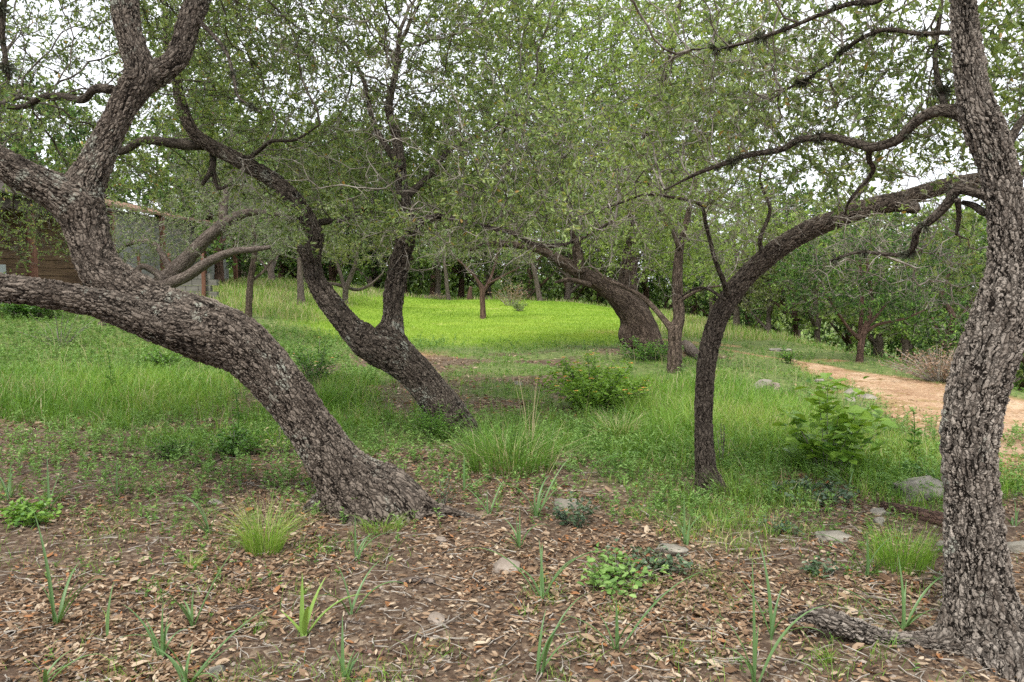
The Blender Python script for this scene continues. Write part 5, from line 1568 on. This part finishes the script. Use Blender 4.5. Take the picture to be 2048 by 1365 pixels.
rock("flat_rock", 1755, 1029, 34, 10, "small white rock on leaves before the broad flat one", 'rock', 4)
rock("flat_rock", 1340, 1107, 60, 15, "flat pale rock below the slender oak behind the holly patch", 'rock', 5)
rock("stone", 1010, 1140, 52, 28, "pinkish angular stone on bare soil in the centre", 'rock_pink', 6)
rock("stone", 1130, 1018, 40, 18, "pale stone behind the dark holly seedling", 'rock', 7)
rock("stone", 882, 1085, 20, 11, "small tan rounded stone below the big oak's root", 'rock_pink', 8)
rock("stone", 1760, 1050, 20, 14, "small white stone just before the fallen rotten log", 'rock', 9)
rock("stone", 2035, 1103, 44, 18, "white stone at the right edge beyond the rough oak", 'rock', 10)
rock("stone", 1520, 782, 46, 24, "pale yellowish boulder in green grass beyond the slender oak", 'rock', 11)
rock("stone", 1547, 786, 26, 20, "dark mossy stone touching the pale yellowish boulder", 'rock_pink', 12)
rock("stone", 430, 1008, 26, 12, "pale crumbly stone in litter behind the bent-left strap plant", 'rock', 13)
rock("stone", 875, 1242, 34, 14, "pale flat stone in the soil at bottom centre", 'rock_pink', 14)
rock("stone", 1035, 770, 20, 7, "small white stone in the brown patch beyond the clump", 'rock', 15)
rock("stone", 432, 1352, 32, 22, "whitish stone at the bottom edge near the sprawling strap plant", 'rock', 16)
rock("stone", 1885, 1096, 26, 12, "small rock at the foot of the rotten log", 'rock', 17)
for i, (px, py, wq, hq, lb) in enumerate([(1660, 780, 30, 7, "nearest to the path's tip of the flat edging stones"), (1700, 788, 34, 9, "middle flat edging stone with a long straight edge"), (1735, 797, 30, 8, "pale flat edging stone before the wide part of the path"),
                                          (1698, 802, 22, 8, "small white edging stone just off the path side"), (1560, 702, 40, 7, "thin flat rock on the slope above the path"), (1640, 765, 20, 7, "little stone at the path's grassy near edge")]):
    rock("edging_stone", px, py, wq, hq, lb, 'rock', 20 + i, cat="stone", group="stones along the dirt path")

def log_obj(name, pts, label, cat, mname, ds=.02, extra=(), lump=.15, gnarl=.2):
    L = [np.array(p) for p in [pts] + list(extra)]
    c = L[0][0][:3]
    root_loc = (float(c[0]), float(c[1]), float(c[2]))
    s_ = Soup()
    for i, K in enumerate(L):
        V, F, B, N, S_ = tube(K, ds, 14, i + 3, lump, gnarl)
        s_.add(V, F, 0, bark=B)
    return tag(link(name, s_.mesh(name, M[mname], True, root_loc), None, root_loc), label, cat)
def gp(px, py, wpx, lift=0.3):
    x, y, z, d = ground_px(px, py)
    r_ = wpx * .5 / F_PX * d
    return [x, y, z + r_ * lift * 2, r_]
log_obj("rotten_log", [gp(1765, 1015, 14), gp(1800, 1025, 20), gp(1850, 1040, 26), gp(1905, 1055, 34), gp(1960, 1062, 30)], "dark reddish rotten log lying behind the rough oak", "log", 'bark_j')
log_obj("bleached_log", [gp(1370, 702, 16, .9), gp(1382, 712, 20, .6), gp(1400, 722, 12)], "white bleached log piece beside the small forked oak", "log", 'bark_g', .03)
log_obj("fallen_stick", [gp(795, 1168, 8), gp(830, 1164, 13), gp(868, 1168, 11)], "thick grey stick lying on bare soil in the centre", "stick", 'bark_g', .01)
log_obj("fallen_stick", [gp(345, 1192, 6), gp(380, 1178, 9), gp(412, 1162, 8)], "pale stick slanting up behind the small strap plant", "stick", 'bark_g', .01)
log_obj("fallen_stick", [gp(452, 1222, 6), gp(490, 1217, 10), gp(520, 1221, 7)], "grey bent stick left of the stoutest strap plant", "stick", 'bark_g', .01)
log_obj("fallen_stick", [gp(700, 1302, 5), gp(735, 1306, 9), gp(765, 1312, 12)], "reddish broken stick near the bottom edge", "stick", 'bark_j', .01)
log_obj("fallen_stick", [gp(630, 1255, 4), gp(680, 1246, 6), gp(730, 1250, 5)], "thin curved stick right of the stoutest strap plant", "stick", 'bark_g', .01)
log_obj("fallen_stick", [gp(1470, 1240, 4), gp(1560, 1222, 6), gp(1650, 1212, 6)], "long thin pale stick ending at the surface root", "stick", 'bark_g', .01)
log_obj("fallen_stick", [gp(1830, 1305, 5), gp(1880, 1325, 7), gp(1950, 1350, 8)], "pale stick lying against the rough oak's foot", "stick", 'bark_g', .01)
log_obj("fallen_stick", [gp(370, 940, 3), gp(430, 925, 5), gp(480, 905, 4)], "long thin bleached twig below the thistle stem", "stick", 'bark_g', .01)
x, y, z, d = ground_px(940, 600)
log_obj("dead_stump", [[x, y, z - .1, .16], [x, y, z + .4, .13], [x + .05, y, z + .75, .08]], "broken reddish stump at the meadow's far edge", "stump", 'bark_j', .06)
bush("brush_pile", 870, 600, 70, 14, 60, 3, .1, 'dry', "low pale brush pile at the meadow's far left edge", "brush pile", stem='twig_dead', tmu=.7)
# bracket of moss clumps, lichens (ball moss) hanging in the branches of the front oak: small real clumps
# ================================================================ cabin
def box(s_, x0, x1, y0, y1, z0, z1, mi=0):
    V = np.array([[x, y, z] for z in (z0, z1) for y in (y0, y1) for x in (x0, x1)])
    F = np.array([[0, 2, 3, 1], [4, 5, 7, 6], [0, 1, 5, 4], [2, 6, 7, 3], [0, 4, 6, 2], [1, 3, 7, 5]])
    s_.add(V, [F], mi)
def wood_mat(name, c0, c1, sc=(1, 1, 14)):
    m, t, b = mat(name, .85, .2)
    g = nd(t, "ShaderNodeNewGeometry").outputs["Position"]
    mp = nd(t, "ShaderNodeMapping"); mp.inputs["Scale"].default_value = sc
    t.links.new(g, mp.inputs["Vector"])
    n = tnoise(t, mp.outputs[0], 1.6, 5, .65)
    t.links.new(ramp(t, n.outputs["Fac"], [(.35, c0), (.65, c1)]), b.inputs["Base Color"])
    return m
M['plank'] = wood_mat("weathered_brown_plank", (.075, .045, .026), (.19, .12, .07))
M['post'] = wood_mat("red_brown_post", (.12, .055, .035), (.22, .11, .075), (12, 12, 1))
M['pale_wall'] = wood_mat("pale_grey_wall", (.17, .17, .155), (.27, .27, .25))
M['block'] = wood_mat("pale_block_wall", (.12, .115, .10), (.21, .20, .18))
M['rust'] = wood_mat("rusty_roof_metal", (.15, .085, .055), (.28, .18, .13), (6, 1, 1))
M['dark_trim'] = wood_mat("dark_trim", (.035, .028, .022), (.07, .055, .045))
M['metal_box'], _t, _b = mat("grey_enamel", .5, .4)
_b.inputs["Base Color"].default_value = (.42, .46, .46, 1)
WX = -13.4
CY0, CY1 = 14.0, 25.0
zg = tz(WX, 20)
cab = thing("timber_cabin", (WX, 20, zg), "brown timber plank cabin at the left edge behind the oaks", "cabin")
s = Soup()
nb = 13
for i in range(nb):
    z0 = -.4 + i * .225
    off = .012 * (i % 2) + .004 * math.sin(i * 3.1)
    box(s, -4.0, off, CY0 - 20, CY1 - 20, z0, z0 + .212)
link("wall", s.mesh("wall", M['plank']), cab)
s = Soup(); box(s, -4.6, .75, CY0 - 20.6, CY1 - 19.6, 2.55, 2.72); box(s, .60, .78, CY0 - 20.6, CY1 - 19.6, 2.40, 2.545)
link("eaves", s.mesh("eaves", M['dark_trim']), cab)
s = Soup()
Vr = np.array([[.9, CY0 - 20.8, 2.73], [.9, CY1 - 19.4, 2.73], [-2.0, CY1 - 19.4, 3.7], [-2.0, CY0 - 20.8, 3.7], [-4.9, CY0 - 20.8, 2.73], [-4.9, CY1 - 19.4, 2.73]])
Vr = np.vstack([Vr, Vr + [0, 0, .06]])
s.add(Vr, [np.array([[0, 1, 2, 3], [3, 2, 5, 4], [6, 9, 8, 7], [9, 10, 11, 8], [0, 6, 7, 1], [4, 5, 11, 10], [0, 3, 9, 6], [3, 4, 10, 9], [1, 7, 8, 2], [2, 8, 11, 5]])])
link("roof", s.mesh("roof", M['dark_trim']), cab)
for yy in (-5.4, -1.2, 1.4, 4.7):
    s = Soup()
    V, F, B, N, S_ = tube(np.array([[.62, yy, -.4, .13], [.62, yy + .02, 1.0, .125], [.6, yy, 2.39, .12]]), .1, 14, 3, .03)
    s.add(V, F, 0, bark=B)
    link("porch_post", s.mesh("porch_post", M['post'], True), cab)
s = Soup(); box(s, .03, .16, 1.2 - 20 + 20 - .6, 1.2 - .18, 0.52, 1.0)
box(s, .161, .175, .64, .98, .55, .97)
link("meter_box", s.mesh("meter_box", M['metal_box']), cab)
sh = thing("metal_roofed_shed", (WX, 31, tz(WX, 31)), "pale-walled shed with a rusty metal roof beyond the timber cabin", "shed")
s = Soup(); box(s, -5.0, 0, -5.0, 7.0, -.5, 2.68)
link("wall", s.mesh("wall", M['pale_wall']), sh)
s = Soup()
nr = 60
ys = np.linspace(-5.5, 7.5, nr)
V = []
for i, yy in enumerate(ys):
    b_ = .03 * (i % 2)
    V += [[.5, yy, 2.75 + b_], [-3.2, yy, 3.6 + b_], [-3.2, yy, 3.55 + b_ - .03], [.5, yy, 2.70 + b_ - .03]]
V = np.array(V); F = []
for i in range(nr - 1):
    a = i * 4; c = a + 4
    F += [[a, c, c + 1, a + 1], [a + 2, a + 3, c + 3, c + 2], [a, a + 3, c + 3, c], [a + 1, c + 1, c + 2, a + 2]]
s.add(V, [np.array(F)])
link("roof", s.mesh("roof", M['rust']), sh)
for yy in (-4.8, -1.0, 3.0, 6.8):
    s = Soup(); box(s, .30, .46, yy - .08, yy + .08, -.5, 2.78); link("post", s.mesh("post", M['post']), sh)
# low pale block wall with posts in front of the shed
x0, y0, _, d0 = ground_px(225, 597)
x1, y1, _, d1 = ground_px(405, 590)
bw = thing("block_wall", (-11.5, 27, tz(-11.5, 27)), "low pale block wall with rusty posts behind the leaning grey oak", "wall")
zb = tz(-11.5, 27)
s = Soup()
xa, xb_, yb = -13.3, -10.0, 26.6
for r_i in range(5):
    nblk = 8
    for c_i in range(nblk):
        o_ = (xb_ - xa) / nblk
        xs = xa + c_i * o_ + (o_ / 2 if r_i % 2 else 0)
        box(s, xs + 11.5 + .008, xs + o_ + 11.5 - .008, yb - 27, yb - 27 + .2, -.3 + r_i * .2 + .006, -.3 + (r_i + 1) * .2 - .006)
link("blocks", s.mesh("blocks", M['block']), bw)
for xx in (-13.2, -12.3, -11.3, -10.2):
    s = Soup()
    V, F, B, N, S_ = tube(np.array([[xx + 11.5, yb - 27 - .12, -.4, .07], [xx + 11.52, yb - 27 - .12, .5, .065], [xx + 11.5, yb - 27 - .12, 1.35, .055]]), .08, 10, 2, .06)
    s.add(V, F, 0, bark=B); link("post", s.mesh("post", M['post'], True), bw)
